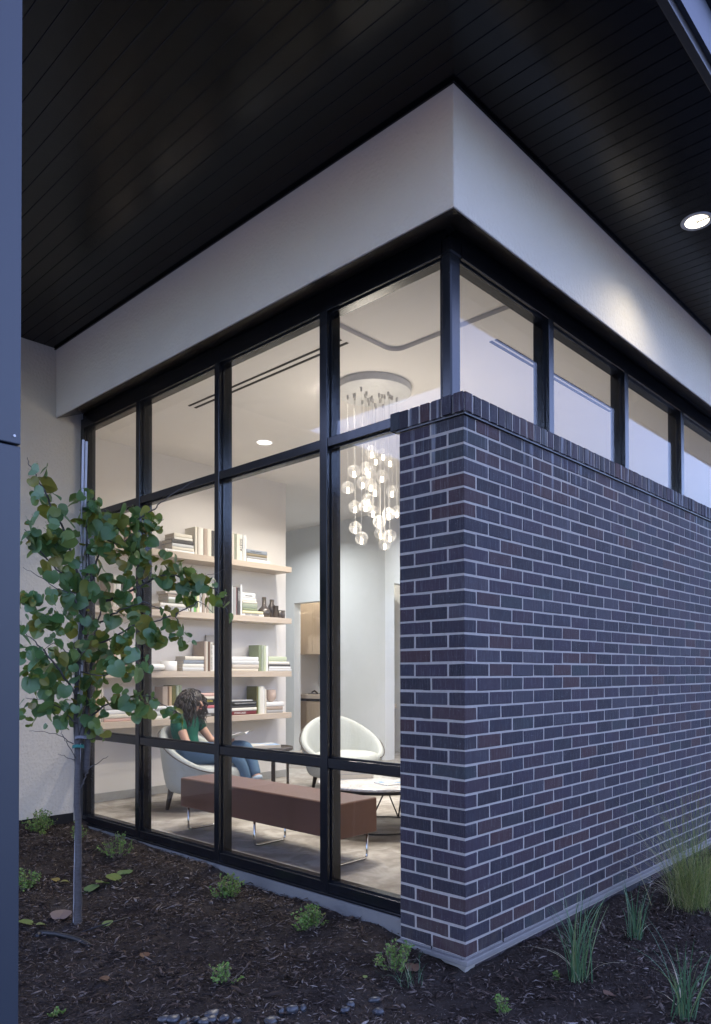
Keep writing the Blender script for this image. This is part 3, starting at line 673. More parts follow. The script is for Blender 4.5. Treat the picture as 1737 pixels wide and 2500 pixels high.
# third shelf
pile(2, 'in the middle of the third shelf', [(447, 498, .040, 'pale grey'), (448, 499, .038, 'ivory'), (450, 499, .040, 'blue-grey'), (453, 499, .040, 'cream')])
row(2, 'on the third shelf between the two bars', [(499.5, 504.5, .322, 'taupe'), (504.5, 509, .320, 'cream'), (509, 514.3, .320, 'brown'), (514.3, 520.6, .312, 'ivory', ('ELGIN BOOKS - NEW VIEWS', .022, INK, .5)), (520.6, 527, .285, 'white'), (527, 540, .3, 'oatmeal')])
pile(2, 'right of the middle bar on the third shelf', [(566, 632, .034, 'cream'), (568, 632.5, .042, 'oatmeal'), (567, 632.5, .042, 'pale grey'), (566, 632.5, .044, 'white')])
row(2, 'on the third shelf towards its right end', [(633, 639, .300, 'moss green'), (639, 645, .300, 'sage green'), (645, 650.5, .295, 'pale green'), (650.5, 656, .292, 'white')])
pile(2, 'at the right end of the third shelf', [(656.5, 712, .028, 'pale grey'), (658, 709.5, .026, 'white'), (657, 709.5, .026, 'dark grey'), (657, 707, .033, 'ivory'), (657, 701, .058, 'pale green')])
row(2, 'on the third shelf left of the first bar', [(250, 262, .28, 'tan'), (262, 275, .29, 'oatmeal'), (275, 285, .27, 'blush'), (285, 296, .29, 'cream'), (296, 306, .28, 'ivory'), (306, 318, .28, 'taupe')])
# lowest shelf
zz = pile(3, 'left of the woman on the lowest shelf', [(368, 440, .036, 'ivory'), (366, 438, .040, 'pale grey'), (369, 432, .055, 'white', ('Classics', .045, INK, .3))])
row(3, 'on the pile behind the woman', [(398, 411, .20, 'taupe'), (411, 414, .20, 'brown'), (414, 421, .20, 'tan'), (421, 431, .21, 'olive green'), (431, 438, .21, 'sage green'), (438, 446, .21, 'moss green')], .17, SF+.05, zz)
pile(3, 'right of the woman on the lowest shelf', [(486, 536, .036, 'dark grey', ('urban homes', .024, INKW, .35)), (486, 540, .055, 'pale grey'), (486, 538, .030, 'pink'), (490, 538, .024, 'black'), (487, 540, .042, 'black', ('VISION', .036, INKY, .4)), (488, 538, .03, 'cream'), (488, 540, .036, 'blush'), (492, 530, .012, 'dark red')][:7])
pile(3, 'right of the middle bar on the lowest shelf', [(564, 627, .044, 'dark red', ('STAIRCASES', .030, INKW, .36)), (565, 627, .034, 'ivory'), (565, 626, .028, 'dark grey'), (564, 626.5, .046, 'black', ('MODERN HOUSES OF THE WORLD', .018, INKW, .55)), (560, 618, .012, 'pale grey')])
row(3, 'on the lowest shelf towards its right end', [(627.5, 631.5, .315, 'olive green'), (631.5, 635, .31, 'pale green'), (635, 644, .315, 'ivory'), (644, 647.5, .305, 'white'), (647.5, 651.4, .28, 'cream')])
zz4 = pile(3, 'under the candle cup on the lowest shelf', [(652, 691, .036, 'grey'), (652, 692, .044, 'taupe'), (652, 694, .048, 'white')])
pile(3, 'left of the first bar on the lowest shelf', [(255, 327, .032, 'blush'), (255, 327, .040, 'cream'), (256, 325, .04, 'white'), (256, 322, .045, 'grey'), (256, 318, .04, 'oatmeal')])
row(3, 'at the far left end of the lowest shelf', [(236, 243, .34, 'tan'), (243, 249, .35, 'cream'), (249, 254, .33, 'oatmeal')])
# vessels
SMOKE = Mat('smoked_glass', (.10, .085, .075), .08, .8, .35).m
CLAY = plain('blush_ceramic', (.52, .40, .33), .5); POT = plain('white_ceramic', (.74, .73, .70), .35)
def vessel(name, px, si, prof, mat, label, cat, y=SF+.10, z=None, grp=None):
    c = (X(px, y), y, (SHZ[si] if z is None else z)+.0006)
    m = MB(); m.lathe((0, 0, 0), prof, 28); o = m.obj(name, mat, None, True, 0, c); return tag(o, label, cat, grp)
vessel('glass_bottle', 645, 1, [(.0005, 0), (.062, .001), (.076, .03), (.080, .055), (.070, .09), (.035, .122), (.026, .135), (.026, .235), (.022, .235), (.022, .13)], SMOKE, 'round smoked glass bottle with a long neck on the second shelf', 'bottle')
vessel('glass_bottle', 664, 1, [(.0005, 0), (.048, .001), (.049, .12), (.040, .15), (.026, .17), (.026, .222), (.022, .222), (.022, .16)], SMOKE, 'straight-sided smoked glass bottle behind the flared glass', 'bottle', SF+.15)
vessel('glass_cup', 673.5, 1, [(.0005, 0), (.030, .001), (.033, .14), (.036, .143), (.031, .14), (.028, .01)], SMOKE, 'tall flared smoked glass cup beside the bottles', 'cup', SF+.08)
vessel('glass_cup', 683, 1, [(.0005, 0), (.024, .001), (.028, .098), (.025, .098), (.022, .008)], SMOKE, 'short smoked glass tumbler left of its twin near the shelf end', 'cup', SF+.10)
vessel('glass_cup', 691, 1, [(.0005, 0), (.024, .001), (.028, .100), (.025, .100), (.022, .008)], SMOKE, 'short smoked glass tumbler nearest the right end of the second shelf', 'cup', SF+.12)
vessel('white_bowl', 368, 2, [(.0005, 0), (.09, .002), (.135, .02), (.140, .045), (.128, .068), (.10, .073), (.0005, .066)], POT, 'rounded white ceramic bowl at the left of the third shelf', 'bowl')
vessel('white_cup', 412, 2, [(.0005, 0), (.080, .001), (.084, .006), (.084, .104), (.079, .104), (.079, .008), (.0005, .008)], POT, 'plain white cylindrical cup on the third shelf left of a pile of books', 'cup')
vessel('candle_cup', 662, 3, [(.024, 0), (.026, .008), (.036, .012), (.058, .045), (.060, .075), (.054, .142), (.050, .142), (.054, .07), (.03, .02)], CLAY, 'blush ceramic candle cup on the book pile at the end of the lowest shelf', 'candle cup', SF+.12, zz4)
bo = bx((0, 0, 0), (.17, .03, .40)).obj('storage_box', plain('grey_box', (.42, .40, .37), .6), loc=(X(505, SF+.25), SF+.255, SHZ[2]+.001)); tag(bo, 'tall grey-beige box standing behind the books on the third shelf', 'box')

# ---------------------------------------------------------------- bench
bx0, bx1, by0, by1, bz0, bz1 = .557, .925, 1.415, 3.26, .228, .463
be = thing('bench', 'long brown leather bench on chrome sled legs just inside the window', 'bench', (bx0, by0, ZF))
m = MB(); m.box((0, 0, bz0-ZF), (bx1-bx0, by1-by0, bz1-ZF)); o = m.obj('seat', LEATH, be, bevel=.014, seg=3)
def sled(yy):
    a = [(.04, bz0-ZF+.01)] + [(.04, .045), (.043, .022), (.052, .012), (.07, .009)] + [(bx1-bx0-.07, .009), (bx1-bx0-.052, .012), (bx1-bx0-.043, .022), (bx1-bx0-.04, .045)] + [(bx1-bx0-.04, bz0-ZF+.01)]
    m = MB(); m.tube([(x, yy, z) for x, z in a], .0085, 10); m.obj('sled_leg', CHROME, be, True)
for yy in (.06, (by1-by0)/2, by1-by0-.06): sled(yy)

# ---------------------------------------------------------------- tub armchairs
def tub_chair(label, c, ang, W=.43, Dp=.42, H=.77):
    t = thing('armchair', label, 'armchair', (c[0], c[1], ZF), ang, 'pale boucle tub chairs')       # local +x is the front
    TH = rad(138); n = 40
    def htop(q):
        u = abs(q)/TH; s = u*u*(3-2*u); return H*(1-s)+.40*s
    m = MB(); cols = []
    for i in range(n+1):
        q = -TH+2*TH*i/n; h = htop(q); th = .085-.02*abs(q)/TH
        dx, dy = -math.cos(q), -math.sin(q)
        def P(r, z):
            return (dx*Dp*r, dy*W*r, z)
        k = .80
        flare = lambda z: k+(1.0-k)*min(1, (z-.15)/.40)**.8
        ti = th/W
        prof = [(.60, .15), (flare(.17), .16), (flare(.25), .25), (flare(.36), min(.36, h-.06)), (flare(h), h-.05), (flare(h)-.02, h-.018), (flare(h)-ti*.5, h), (flare(h)-ti*.95, h-.018), (flare(h)-ti*1.15, h-.06), (flare(.4)-ti*1.25, min(.40, h-.08)), (flare(.3)-ti*1.3, .27), (.55, .24)]
        cols.append([P(r, z) for r, z in prof])
    k = len(cols[0]); m.add([p for c_ in cols for p in c_], [(i*k+j, (i+1)*k+j, (i+1)*k+j+1, i*k+j+1) for i in range(n) for j in range(k-1)] + [tuple(range(k)), tuple(range((n+1)*k-1, n*k-1, -1))])
    o = m.obj('shell', BOUC, t, True)
    ss = o.modifiers.new('sub', 'SUBSURF'); ss.levels = 1; ss.render_levels = 1
    mp = MB(); mp.tube([(c_[4][0]*1.008, c_[4][1]*1.008, c_[4][2]+.012) for c_ in cols] , .006, 6); mp.obj('piping', plain('dark_piping', (.10, .09, .08), .8), t, True)
    m = MB(); vs = []; N2 = 40
    for (r, z) in [(.0001, .24), (.86, .25), (.95, .27), (.975, .31), (.975, .355), (.93, .39), (.80, .405), (.0001, .415)]:
        for i in range(N2):
            q = 2*math.pi*i/N2; fx = math.cos(q)*Dp*r*.86+.055; fy = math.sin(q)*W*r*.80
            vs.append((fx, fy, z))
    m.add(vs, [(i*N2+j, i*N2+(j+1) % N2, (i+1)*N2+(j+1) % N2, (i+1)*N2+j) for i in range(7) for j in range(N2)]); m.obj('seat_cushion', BOUC, t, True)
    for (sx, sy) in ((.24, .25), (.24, -.25), (-.22, .23), (-.22, -.23)):
        m = MB(); m.tube([(sx, sy, .19), (sx*1.12, sy*1.12, 0)], [.030, .017], 8); m.obj('leg', DKWOOD, t)
    return t
CH1 = Vector((1.30, 4.02, ZF)); A1 = rad(-62)
tub_chair('pale boucle tub armchair the woman sits in, behind the brown bench', CH1, A1)
tub_chair('empty pale boucle tub armchair beyond the round marble table', (2.87, 3.74, ZF), rad(-112), .47, .45, .80)

# ---------------------------------------------------------------- coffee table, side table
tb = thing('coffee_table', 'low round marble topped coffee table on thin black rods', 'coffee table', (1.74, 2.12, ZF))
m = MB(); m.lathe((0, 0, .362), [(.0005, 0), (.515, 0), (.53, .004), (.532, .018), (.526, .024), (.0005, .0245)], 64); m.obj('table_top', MARB, tb, True)
m = MB(); m.lathe((0, 0, .335), [(.49, 0), (.50, 0), (.50, .0265), (.49, .0265), (.49, 0)], 64); m.obj('rim', BLACKM, tb, True)
for q in (20, 110, 200, 290):
    a, b = rad(q), rad(q+9)
    m = MB(); m.tube([(.48*math.cos(a), .48*math.sin(a), .34), (.36*math.cos(a), .36*math.sin(a), .004)], .007, 8); m.tube([(.48*math.cos(b+.25), .48*math.sin(b+.25), .34), (.36*math.cos(a), .36*math.sin(a), .006)], .006, 8); m.obj('leg', BLACKM, tb, True)
m = MB(); m.lathe((0, 0, .0), [(.35, .004), (.362, .004), (.362, .014), (.35, .014), (.35, .004)], 48); m.obj('base_ring', BLACKM, tb, True)
tz = ZF+.3868
def flatbook(label, px, py, z, L, D, t, col, rz, top=None):
    p = on(px, py, 2, z)
    o = bx((-L/2, -D/2, 0), (L/2, D/2, t)).obj('book', COVM[col], loc=(p.x, p.y, z)); o.rotation_euler = (0, 0, rz); tag(o, label, 'book')
    o2 = bx((-L/2+.004, -D/2-.0008, .003), (L/2+.0008, D/2-.004, t-.003)).obj('pages', PAGE, o)
    if top: b2 = bx((-L/2+.006, -D/2+.006, t+.0002), (L/2-.006, D/2-.006, t+.0012)).obj('cover_picture', top, o)
    return p
pict = Mat('blue_picture', rough=.3); f_ = pict.noise(pict.coord('Object'), 9, 3); pict.base(pict.ramp(f_, [(.35, (.55, .52, .46)), (.5, (.70, .70, .68)), (.6, (.18, .34, .58)), (.8, (.42, .55, .70))])); pict = pict.m
p = flatbook('thick grey book lying under the blue covered book on the marble table', 862, 1897, tz, .30, .24, .040, 'grey', rad(-32))
o = bx((-.14, -.115, 0), (.14, .115, .040)).obj('book', COVM['ivory'], loc=(p.x-.01, p.y+.01, tz+.0408)); o.rotation_euler = (0, 0, rad(-35)); tag(o, 'white book with a blue picture cover on the grey book on the marble table', 'book')
bx((-.134, -.1158, .003), (.1408, .111, .037)).obj('pages', PAGE, o); bx((-.134, -.109, .0402), (.134, .109, .0412)).obj('cover_picture', pict, o)
p = on(965, 1912, 2, tz)
o = bx((-.14, -.10, 0), (.14, .10, .008)).obj('magazine', COVM['white'], loc=(p.x, p.y, tz)); o.rotation_euler = (0, 0, rad(-15)); tag(o, 'thin magazine with a pictured cover beside the brick pilaster on the marble table', 'magazine')
bx((-.13, -.09, .0082), (.13, .09, .0090)).obj('cover_picture', pict, o)
st_ = thing('side_table', 'small round dark side table between the woman and the empty armchair', 'side table', (2.13, 4.17, ZF))
m = MB(); m.lathe((0, 0, .46), [(.0005, 0), (.30, 0), (.302, .002), (.302, .028), (.298, .03), (.292, .03), (.29, .02), (.0005, .02)], 48); m.obj('table_top', plain('dark_bronze', (.05, .042, .036), .3), st_, True)
for q in (-60, 30, 120, 210):
    a = rad(q); m = MB(); m.box((-.022, -.006, 0), (.022, .006, .461)); o = m.obj('leg', BRONZE, st_, loc=(.26*math.cos(a), .26*math.sin(a), 0)); o.rotation_euler = (0, 0, a+math.pi/2)
o = bx((-.16, -.13, 0), (.16, .13, .035)).obj('book', COVM['pale grey'], loc=(2.06, 4.12, ZF+.4905)); o.rotation_euler = (0, 0, rad(-20)); tag(o, 'large pale picture book lying on the dark side table', 'book')
bx((-.155, -.1308, .004), (.1608, .126, .031)).obj('pages', PAGE, o); bx((-.155, -.125, .0352), (.155, .125, .0364)).obj('cover_picture', pict, o)

# ---------------------------------------------------------------- cabinets in the opening, desk in the office
XC = 5.62
kc = thing('upper_cabinet', 'pale oak wall cabinet seen through the opening behind the empty chair', 'cabinet')
m = MB(); m.box((XC+.02, 5.9, 1.62), (6.1, 8.6, 2.55)); m.obj('carcass', OAKV, kc)
for k in range(5): bx((XC, 5.92+.46*k, 1.622), (XC+.019, 5.92+.46*k+.456, 2.54)).obj('cabinet_door', OAKV, kc)
kb = thing('base_cabinet', 'pale oak base cabinet with a thick oak counter behind the empty chair', 'cabinet')
m = MB(); m.box((XC-.06, 5.9, ZF), (6.1, 8.6, .83)); m.obj('carcass', OAKV, kb)
bx((XC-.11, 5.88, .875), (6.1, 8.62, .945)).obj('counter', OAK, kb, bevel=.002); bx((XC-.04, 5.9, .8305), (6.1, 8.6, .8745)).obj('reveal', DKWOOD, kb)
for k in range(5): bx((XC-.08, 5.92+.46*k, ZF+.09), (XC-.0605, 5.92+.46*k+.456, .825)).obj('cabinet_door', OAKV, kb)
wall('wall_kitchen', (6.1, 5.5, ZF), (6.2, 9.2, ZC), PAINTC)
mo = thing('metal_ornament', 'dark angular metal object at the edge of the cabinet opening', 'ornament')
q0 = on(729, 1628, 0, XC+.1)
m = MB(); m.lathe((0, 0, 0), [(.0005, -.26), (.13, -.13), (.15, -.02), (.15, .10), (.10, .20), (.0005, .21)], 8); o = m.obj('shade', plain('dark_shade', (.03, .028, .026), .5), mo, loc=(q0.x+.12, q0.y+.10, 1.30))
m = MB(); m.tube([(q0.x+.12, q0.y+.10, 1.05), (q0.x+.12, q0.y+.10, .946)], .02, 8); m.obj('stand', plain('dark_shade2', (.03, .028, .026), .5), mo)
tr_ = thing('counter_tray', 'small dark object lying on the oak counter', 'tray', (XC+.02, 7.27, .9455)); m = MB(); m.box((-.06, -.10, 0), (.06, .10, .012)); m.obj('tray_base', DKWOOD, tr_); m = MB(); m.tube([(0, -.07, .02), (0, .0, .06), (0, .07, .03)], .014, 8); m.obj('tray_handle', DKWOOD, tr_)
dk = thing('office_desk', 'oak desk in the office at the edge of the brick pilaster', 'desk')
bx((5.36, YP+.55, .735), (7.2, YP+1.3, .80)).obj('desk_top', OAK, dk, bevel=.002); bx((5.38, YP+.58, ZF), (7.15, YP+.62, .7345)).obj('modesty_panel', plain('taupe_panel', (.33, .27, .225), .5), dk)
wall('wall_office', (5.25, YP+2.4, ZF), (11.8, YP+2.5, ZC), PAINT)
for px_, py_, lab in ((962, 1649, 'black computer monitor on the office desk, beside the brick pilaster'),):
    p = on(px_, py_, 1, YP+1.0); mt = thing('computer_monitor', lab, 'monitor', (p.x+.21, YP+1.0, .8005))
    bx((-.27, -.012, p.z-.80-.17), (.27, .014, p.z-.80+.17)).obj('screen', BLACKM, mt, bevel=.004); m = MB(); m.tube([(0, .03, .004), (0, .03, .4)], .018, 8); m.obj('stand', BLACKM, mt); bx((-.12, -.06, 0), (.12, .12, .006)).obj('foot', BLACKM, mt)
p = on(960, 1700, 1, YP+.75); hb = thing('desk_bag', 'black bag on the office desk beside the brick pilaster', 'bag', (p.x+.01, YP+.75, .8005))
m = MB(); m.sphere((0, 0, .085), .085, 14, 8, (1, .6, 1)); m.obj('bag_body', BLACKM, hb, True)
m = MB(); m.tube([(-.05, 0, .15), (-.03, 0, .22), (.03, 0, .22), (.05, 0, .15)], .008, 6); m.obj('bag_strap', BLACKM, hb, True)
p = on(957, 1683, 1, YP+.95)
pp = thing('paper_tray', 'pale stacked letter tray on the office desk', 'letter tray', (p.x+.05, YP+.95, .8005))
for k in range(3): bx((-.13, -.1, .05*k+.06), (.13, .1, .05*k+.068)).obj('shelf', plain('tray_grey%d' % k, (.55, .57, .58), .4), pp)
for s in (-1, 1): bx((s*.128-.002, -.1, 0), (s*.128+.002, .1, .17)).obj('side', BLACKM, pp)

# ---------------------------------------------------------------- the seated woman
SKIN = plain('skin', (.46, .27, .19), .5, .4, 0, .05, 40); SHIRT = fabric_mat('green_tshirt', (.012, .115, .075), (300, 300, 300), .15)
DENIM = fabric_mat('denim', (.085, .15, .235), (260, 260, 260), .25); HAIRM = plain('dark_brown_hair', (.022, .016, .013), .38, .6, 0, .3, 60); HAIRM2 = plain('brown_hair', (.06, .043, .034), .38, .6, 0, .3, 60)
def skin(name, vs, es, rs, mat, parent, root=0, sub=2):
    me = bpy.data.meshes.new(name); me.from_pydata([tuple(v) for v in vs], es, []); me.materials.append(mat)
    o = bpy.data.objects.new(name, me); C.objects.link(o)
    if parent: o.parent = parent
    sk = o.modifiers.new('skin', 'SKIN'); sk.use_smooth_shade = True
    if not me.skin_vertices: me.skin_vertices.new() if hasattr(me.skin_vertices, 'new') else None
    lay = me.skin_vertices[0].data
    for i, r in enumerate(rs):
        lay[i].radius = (r, r) if not hasattr(r, '__len__') else r; lay[i].use_root = i == root
    su = o.modifiers.new('sub', 'SUBSURF'); su.levels = sub; su.render_levels = sub
    return o
fw = Vector((math.cos(A1), math.sin(A1), 0)); lf = Vector((-fw.y, fw.x, 0))       # forward, and her left
PO = Vector((CH1.x, CH1.y, ZF)) - fw*.10
pe = thing('person', 'seated woman with dark curly hair, green t-shirt and jeans reading in the pale armchair', 'person', PO)
def L(f, l, z): return fw*f + lf*l + Vector((0, 0, z))
J_ = dict(pel=L(-.03, 0, .50), wai=L(-.10, 0, .62), che=L(-.12, 0, .75), nec=L(-.075, 0, .87), jaw=L(-.015, .0, .935), hea=L(-.03, 0, 1.0),
          shR=L(-.10, -.155, .83), elR=L(.04, -.225, .61), wrR=L(.25, -.10, .585), paR=L(.31, -.065, .60),
          shL=L(-.10, .155, .83), elL=L(.06, .215, .60), wrL=L(.26, .11, .585), paL=L(.32, .07, .605),
          hiR=L(.0, -.085, .48), knR=L(.47, -.07, .50), anR=L(.58, .05, .10), toR=L(.70, .07, .045), hiL=L(.0, .085, .48), knL=L(.48, .10, .58), caL=L(.56, .06, .42), anL=L(.66, .0, .22), toL=L(.77, -.02, .16))
ks = list(J_); vs = [J_[k] for k in ks]; ix = {k: i for i, k in enumerate(ks)}
rr = dict(pel=.115, wai=.10, che=(.125, .10), nec=.045, jaw=.058, hea=.086, shR=.052, elR=.037, wrR=.024, paR=(.030, .018), shL=.052, elL=.037, wrL=.024, paL=(.030, .018), hiR=.082, knR=.054, anR=.034, toR=.030, hiL=.082, knL=.054, caL=.05, anL=.034, toL=.028)
rs_ = [rr[k] for k in ks]
es = [(ix[a], ix[b]) for a, b in (('pel', 'wai'), ('wai', 'che'), ('che', 'nec'), ('nec', 'jaw'), ('jaw', 'hea'), ('che', 'shR'), ('shR', 'elR'), ('elR', 'wrR'), ('wrR', 'paR'), ('che', 'shL'), ('shL', 'elL'), ('elL', 'wrL'), ('wrL', 'paL'),
     ('pel', 'hiR'), ('hiR', 'knR'), ('knR', 'anR'), ('anR', 'toR'), ('pel', 'hiL'), ('hiL', 'knL'), ('knL', 'caL'), ('caL', 'anL'), ('anL', 'toL'))]
for s, pn in ((-1, 'paR'), (1, 'paL')):                      # fingers curl round the magazine's edges
    pp_ = J_[pn]
    for k, (ln, off) in enumerate(((.030, -.020), (.034, -.007), (.032, .006), (.026, .018))):
        i0 = len(vs); d0 = fw*.75+Vector((0, 0, .5)); b0 = pp_+lf*off+fw*.02
        vs += [b0+d0*ln, b0+(fw*.5+Vector((0, 0, .9))-lf*s*.3)*ln*1.7]; rs_ += [.0085, .0075]; es += [(ix[pn], i0), (i0, i0+1)]
    i0 = len(vs); vs += [pp_-lf*s*.03+Vector((0, 0, .012)), pp_-lf*s*.045+fw*.03+Vector((0, 0, .025))]; rs_ += [.010, .0085]; es += [(ix[pn], i0), (i0, i0+1)]
skin('body', vs, es, rs_, SKIN, pe, ix['pel'])
sv = [J_['pel']+Vector((0, 0, .03)), J_['wai'], J_['che'], L(-.08, 0, .862), J_['shR'], J_['shR']*.45+J_['elR']*.55, J_['shL'], J_['shL']*.45+J_['elL']*.55, L(.0, -.0, .72)]
skin('t_shirt', sv, [(0, 1), (1, 2), (2, 3), (2, 4), (4, 5), (2, 6), (6, 7), (2, 8)], [.128, .118, (.142, .122), .072, .070, .060, .070, .060, .10], SHIRT, pe)
jv = [J_[k] for k in ('pel', 'hiR', 'knR', 'hiL', 'knL', 'caL')]; jv += [J_['knR']*.22+J_['anR']*.78, J_['caL']*.35+J_['anL']*.65]
skin('jeans', jv, [(0, 1), (1, 2), (2, 6), (0, 3), (3, 4), (4, 5), (5, 7)], [.128, .096, .068, .096, .068, .062, .052, .050], DENIM, pe)
cu = MB(); a = J_['caL']*.35+J_['anL']*.65; b = J_['caL']*.2+J_['anL']*.8; cu.tube([a, b], [.053, .052], 14); cu.obj('jeans_cuff', plain('pale_denim', (.30, .36, .42), .9), pe, True)
hd = L(-.025, 0, .985)
fc = MB(); fc.tube([hd+fw*.075+Vector((0, 0, .015)), hd+fw*.100+Vector((0, 0, -.028)), hd+fw*.080+Vector((0, 0, -.034))], [.007, .013, .008], 8); fc.obj('nose', SKIN, pe, True)
for s in (-1, 1):
    e = MB(); e.sphere(hd+fw*.076+lf*(.031*s)+Vector((0, 0, .008)), .011, 10, 8); e.obj('eye', plain('eye%d' % s, (.1, .08, .07), .15), pe, True)
e = MB(); e.tube([hd+fw*.078-lf*.022+Vector((0, 0, -.056)), hd+fw*.088+Vector((0, 0, -.058)), hd+fw*.078+lf*.022+Vector((0, 0, -.056))], [.003, .007, .003], 8); e.obj('mouth', plain('lips', (.36, .12, .11), .4), pe, True)
hm = MB(); RH = random.Random(3)
hm.sphere(hd-fw*.018+Vector((0, 0, .028)), .100, 20, 14, (1, 1, .98)); hm.sphere(hd-fw*.06+Vector((0, 0, -.06)), .088, 16, 10, (1, 1.15, 1.1)); hm.mi = [0]*len(hm.f)
for k in range(330):
    q = RH.uniform(-2.45, 2.45); el = RH.uniform(.1, 1.45)
    d = -fw*math.cos(q)*math.cos(el)+lf*math.sin(q)*math.cos(el)+Vector((0, 0, math.sin(el)))
    p = hd-fw*.018+Vector((0, 0, .028))+d*.098
    out = (-fw*math.cos(q)+lf*math.sin(q)); ln = RH.uniform(.18, .31); pts = []; ph = RH.uniform(0, 6.28); am = RH.uniform(.009, .019); fq = RH.uniform(55, 95)
    for j in range(19):
        u = j/18; bul = .052*math.sin(min(1, u*1.25)*math.pi*.75)
        drop = Vector((0, 0, -ln*u**1.15*(1 if el < 1 else 1.1)))
        cen = p+drop+out*(bul+.012*u)+d*.010-out*.02*u
        pts.append(cen+lf*(am*math.sin(fq*ln*u+ph))+out*(am*math.cos(fq*ln*u+ph)))
    hm.cm = 1 if RH.random() < .3 else 0
    hm.tube(pts, [.0058*(1-.5*(j/18)**2) for j in range(19)], 5)
hm.obj('hair', [HAIRM, HAIRM2], pe, True)
mg = thing('magazine', 'open magazine held in the seated woman\'s hands', 'magazine', PO+L(.36, 0, .635), A1)
for s in (-1, 1):
    m = MB(); vs = []
    for i in range(7):
        u = i/6
        for v in (0, 1):
            vs.append((.02+.19*v-.04, s*(.003+.145*u), .05*v*1.2+.022*math.sin(u*2.6)+.01*u))
    m.add(vs+[(x, y, z-.002) for x, y, z in vs], [(2*i, 2*i+1, 2*i+3, 2*i+2) for i in range(6)]+[(14+2*i, 14+2*i+2, 14+2*i+3, 14+2*i+1) for i in range(6)]); m.obj('page', pict if s > 0 else COVM['white'], mg, True)

# ---------------------------------------------------------------- the staked young tree
TD = 3.86
base = on(190, 2279, 2, -.045); TB = Vector((base.x, base.y, float(soil_z(base.x, base.y))-.02))
tree = thing('redbud_tree', 'young staked redbud tree with large heart shaped leaves standing in front of the window', 'tree', TB)
def T(px, py, dd=0): return atd(px, py, TD+dd)-TB
def wig(pts, n=5, am=.006, seed=0):
    rr = random.Random(seed); out = []
    for i in range(len(pts)-1):
        for k in range(n):
            u = k/n; out.append(pts[i].lerp(pts[i+1], u)+Vector((rr.uniform(-am, am), rr.uniform(-am, am), rr.uniform(-am, am))))
    return out+[pts[-1]]
tr_pts = [T(190, 2282), T(191, 2230), T(189, 2150, .0), T(193, 2100), T(190, 2000), T(189, 1900), T(189, 1815), T(186, 1740), T(190, 1640), T(197, 1549), T(205, 1480), T(212, 1400)]
m = MB(); m.tube(wig(tr_pts, 3, .003, 1), [.0205-.0115*i/33+.006*math.exp(-i/1.5) for i in range(34)], 10); m.obj('trunk', BARK, tree, True)
BRS = [ # (polyline of (px, py, depth offset)), base radius
 ([(192, 1815, 0), (206, 1770, .02), (216, 1700, .05), (222, 1620, .06), (235, 1529, .07), (251, 1470, .08)], .013),
 ([(251, 1470, .08), (275, 1463, .10), (298, 1455, .12), (353, 1425, .16), (392, 1404, .2), (431, 1406, .22), (478, 1427, .22), (525, 1439, .2), (545, 1472, .2), (556, 1500, .2)], .0075),
 ([(478, 1427, .22), (492, 1413, .25), (505, 1406, .28), (530, 1398, .3), (549, 1391, .32)], .0026),
 ([(245, 1520, .08), (275, 1500, .05), (313, 1482, .02), (350, 1470, 0), (400, 1490, -.02), (440, 1500, -.02)], .005),
 ([(240, 1570, .05), (282, 1556, .02), (325, 1526, -.02), (392, 1513, -.05), (430, 1497, -.05), (462, 1482, -.05), (486, 1470, -.05), (505, 1478, -.05), (520, 1496, -.05)], .005),
 ([(430, 1497, -.05), (436, 1530, -.05), (450, 1552, -.04)], .003),
 ([(219, 1752, .04), (251, 1725, .06), (313, 1701, .08), (372, 1700, .08), (404, 1725, .08), (438, 1740, .08)], .0055),
 ([(219, 1470, .02), (235, 1372, .04), (251, 1313, .06), (298, 1284, .08), (353, 1259, .1), (376, 1243, .1), (398, 1222, .1), (423, 1204, .1), (450, 1188, .1), (476, 1173, .1)], .0058),
 ([(251, 1313, .06), (290, 1330, .1), (330, 1300, .12), (355, 1282, .14), (390, 1270, .16), (400, 1268, .16)], .0036),
 ([(225, 1430, 0), (216, 1350, -.02), (212, 1290, -.02), (215, 1240, 0), (222, 1215, 0)], .0055),
 ([(204, 1455, -.02), (172, 1340, -.08), (157, 1290, -.1), (133, 1251, -.14), (112, 1204, -.16), (93, 1172, -.16), (82, 1150, -.16), (70, 1130, -.16), (67, 1117, -.16)], .0065),
 ([(200, 1500, -.03), (149, 1400, -.1), (102, 1353, -.16), (72, 1313, -.2), (60, 1292, -.22)], .0055),
 ([(184, 1697, -.02), (149, 1640, -.1), (106, 1588, -.16), (80, 1560, -.18), (58, 1545, -.2)], .0062),
 ([(188, 1768, -.02), (149, 1729, -.06), (102, 1709, -.1), (62, 1705, -.12)], .004),
 ([(192, 1450, -.02), (140, 1440, -.15), (100, 1410, -.2), (75, 1395, -.22), (56, 1385, -.24)], .003),
 ([(181, 1818, -.02), (155, 1800, -.06), (129, 1791, -.1), (100, 1787, -.12), (72, 1785, -.12)], .0026),
 ([(183, 1850, -.02), (160, 1812, -.08), (150, 1790, -.1), (146, 1770, -.1)], .0024),
 ([(183, 1858, -.02), (165, 1850, -.04), (150, 1843, -.06), (141, 1842, -.06)], .0022),
 ([(193, 1930, 0), (205, 1905, .02), (215, 1880, .03), (240, 1862, .05), (264, 1846, .06)], .0045),
 ([(222, 1876, .03), (215, 1858, .03), (217, 1850, .03)], .0022),
 ([(200, 1620, -.05), (160, 1590, .1), (130, 1570, .16), (90, 1600, .2)], .004), ([(200, 1640, -.02), (250, 1650, -.16), (290, 1630, -.24), (335, 1612, -.28)], .004), ([(210, 1560, 0), (255, 1600, .1), (285, 1640, .14)], .003)]
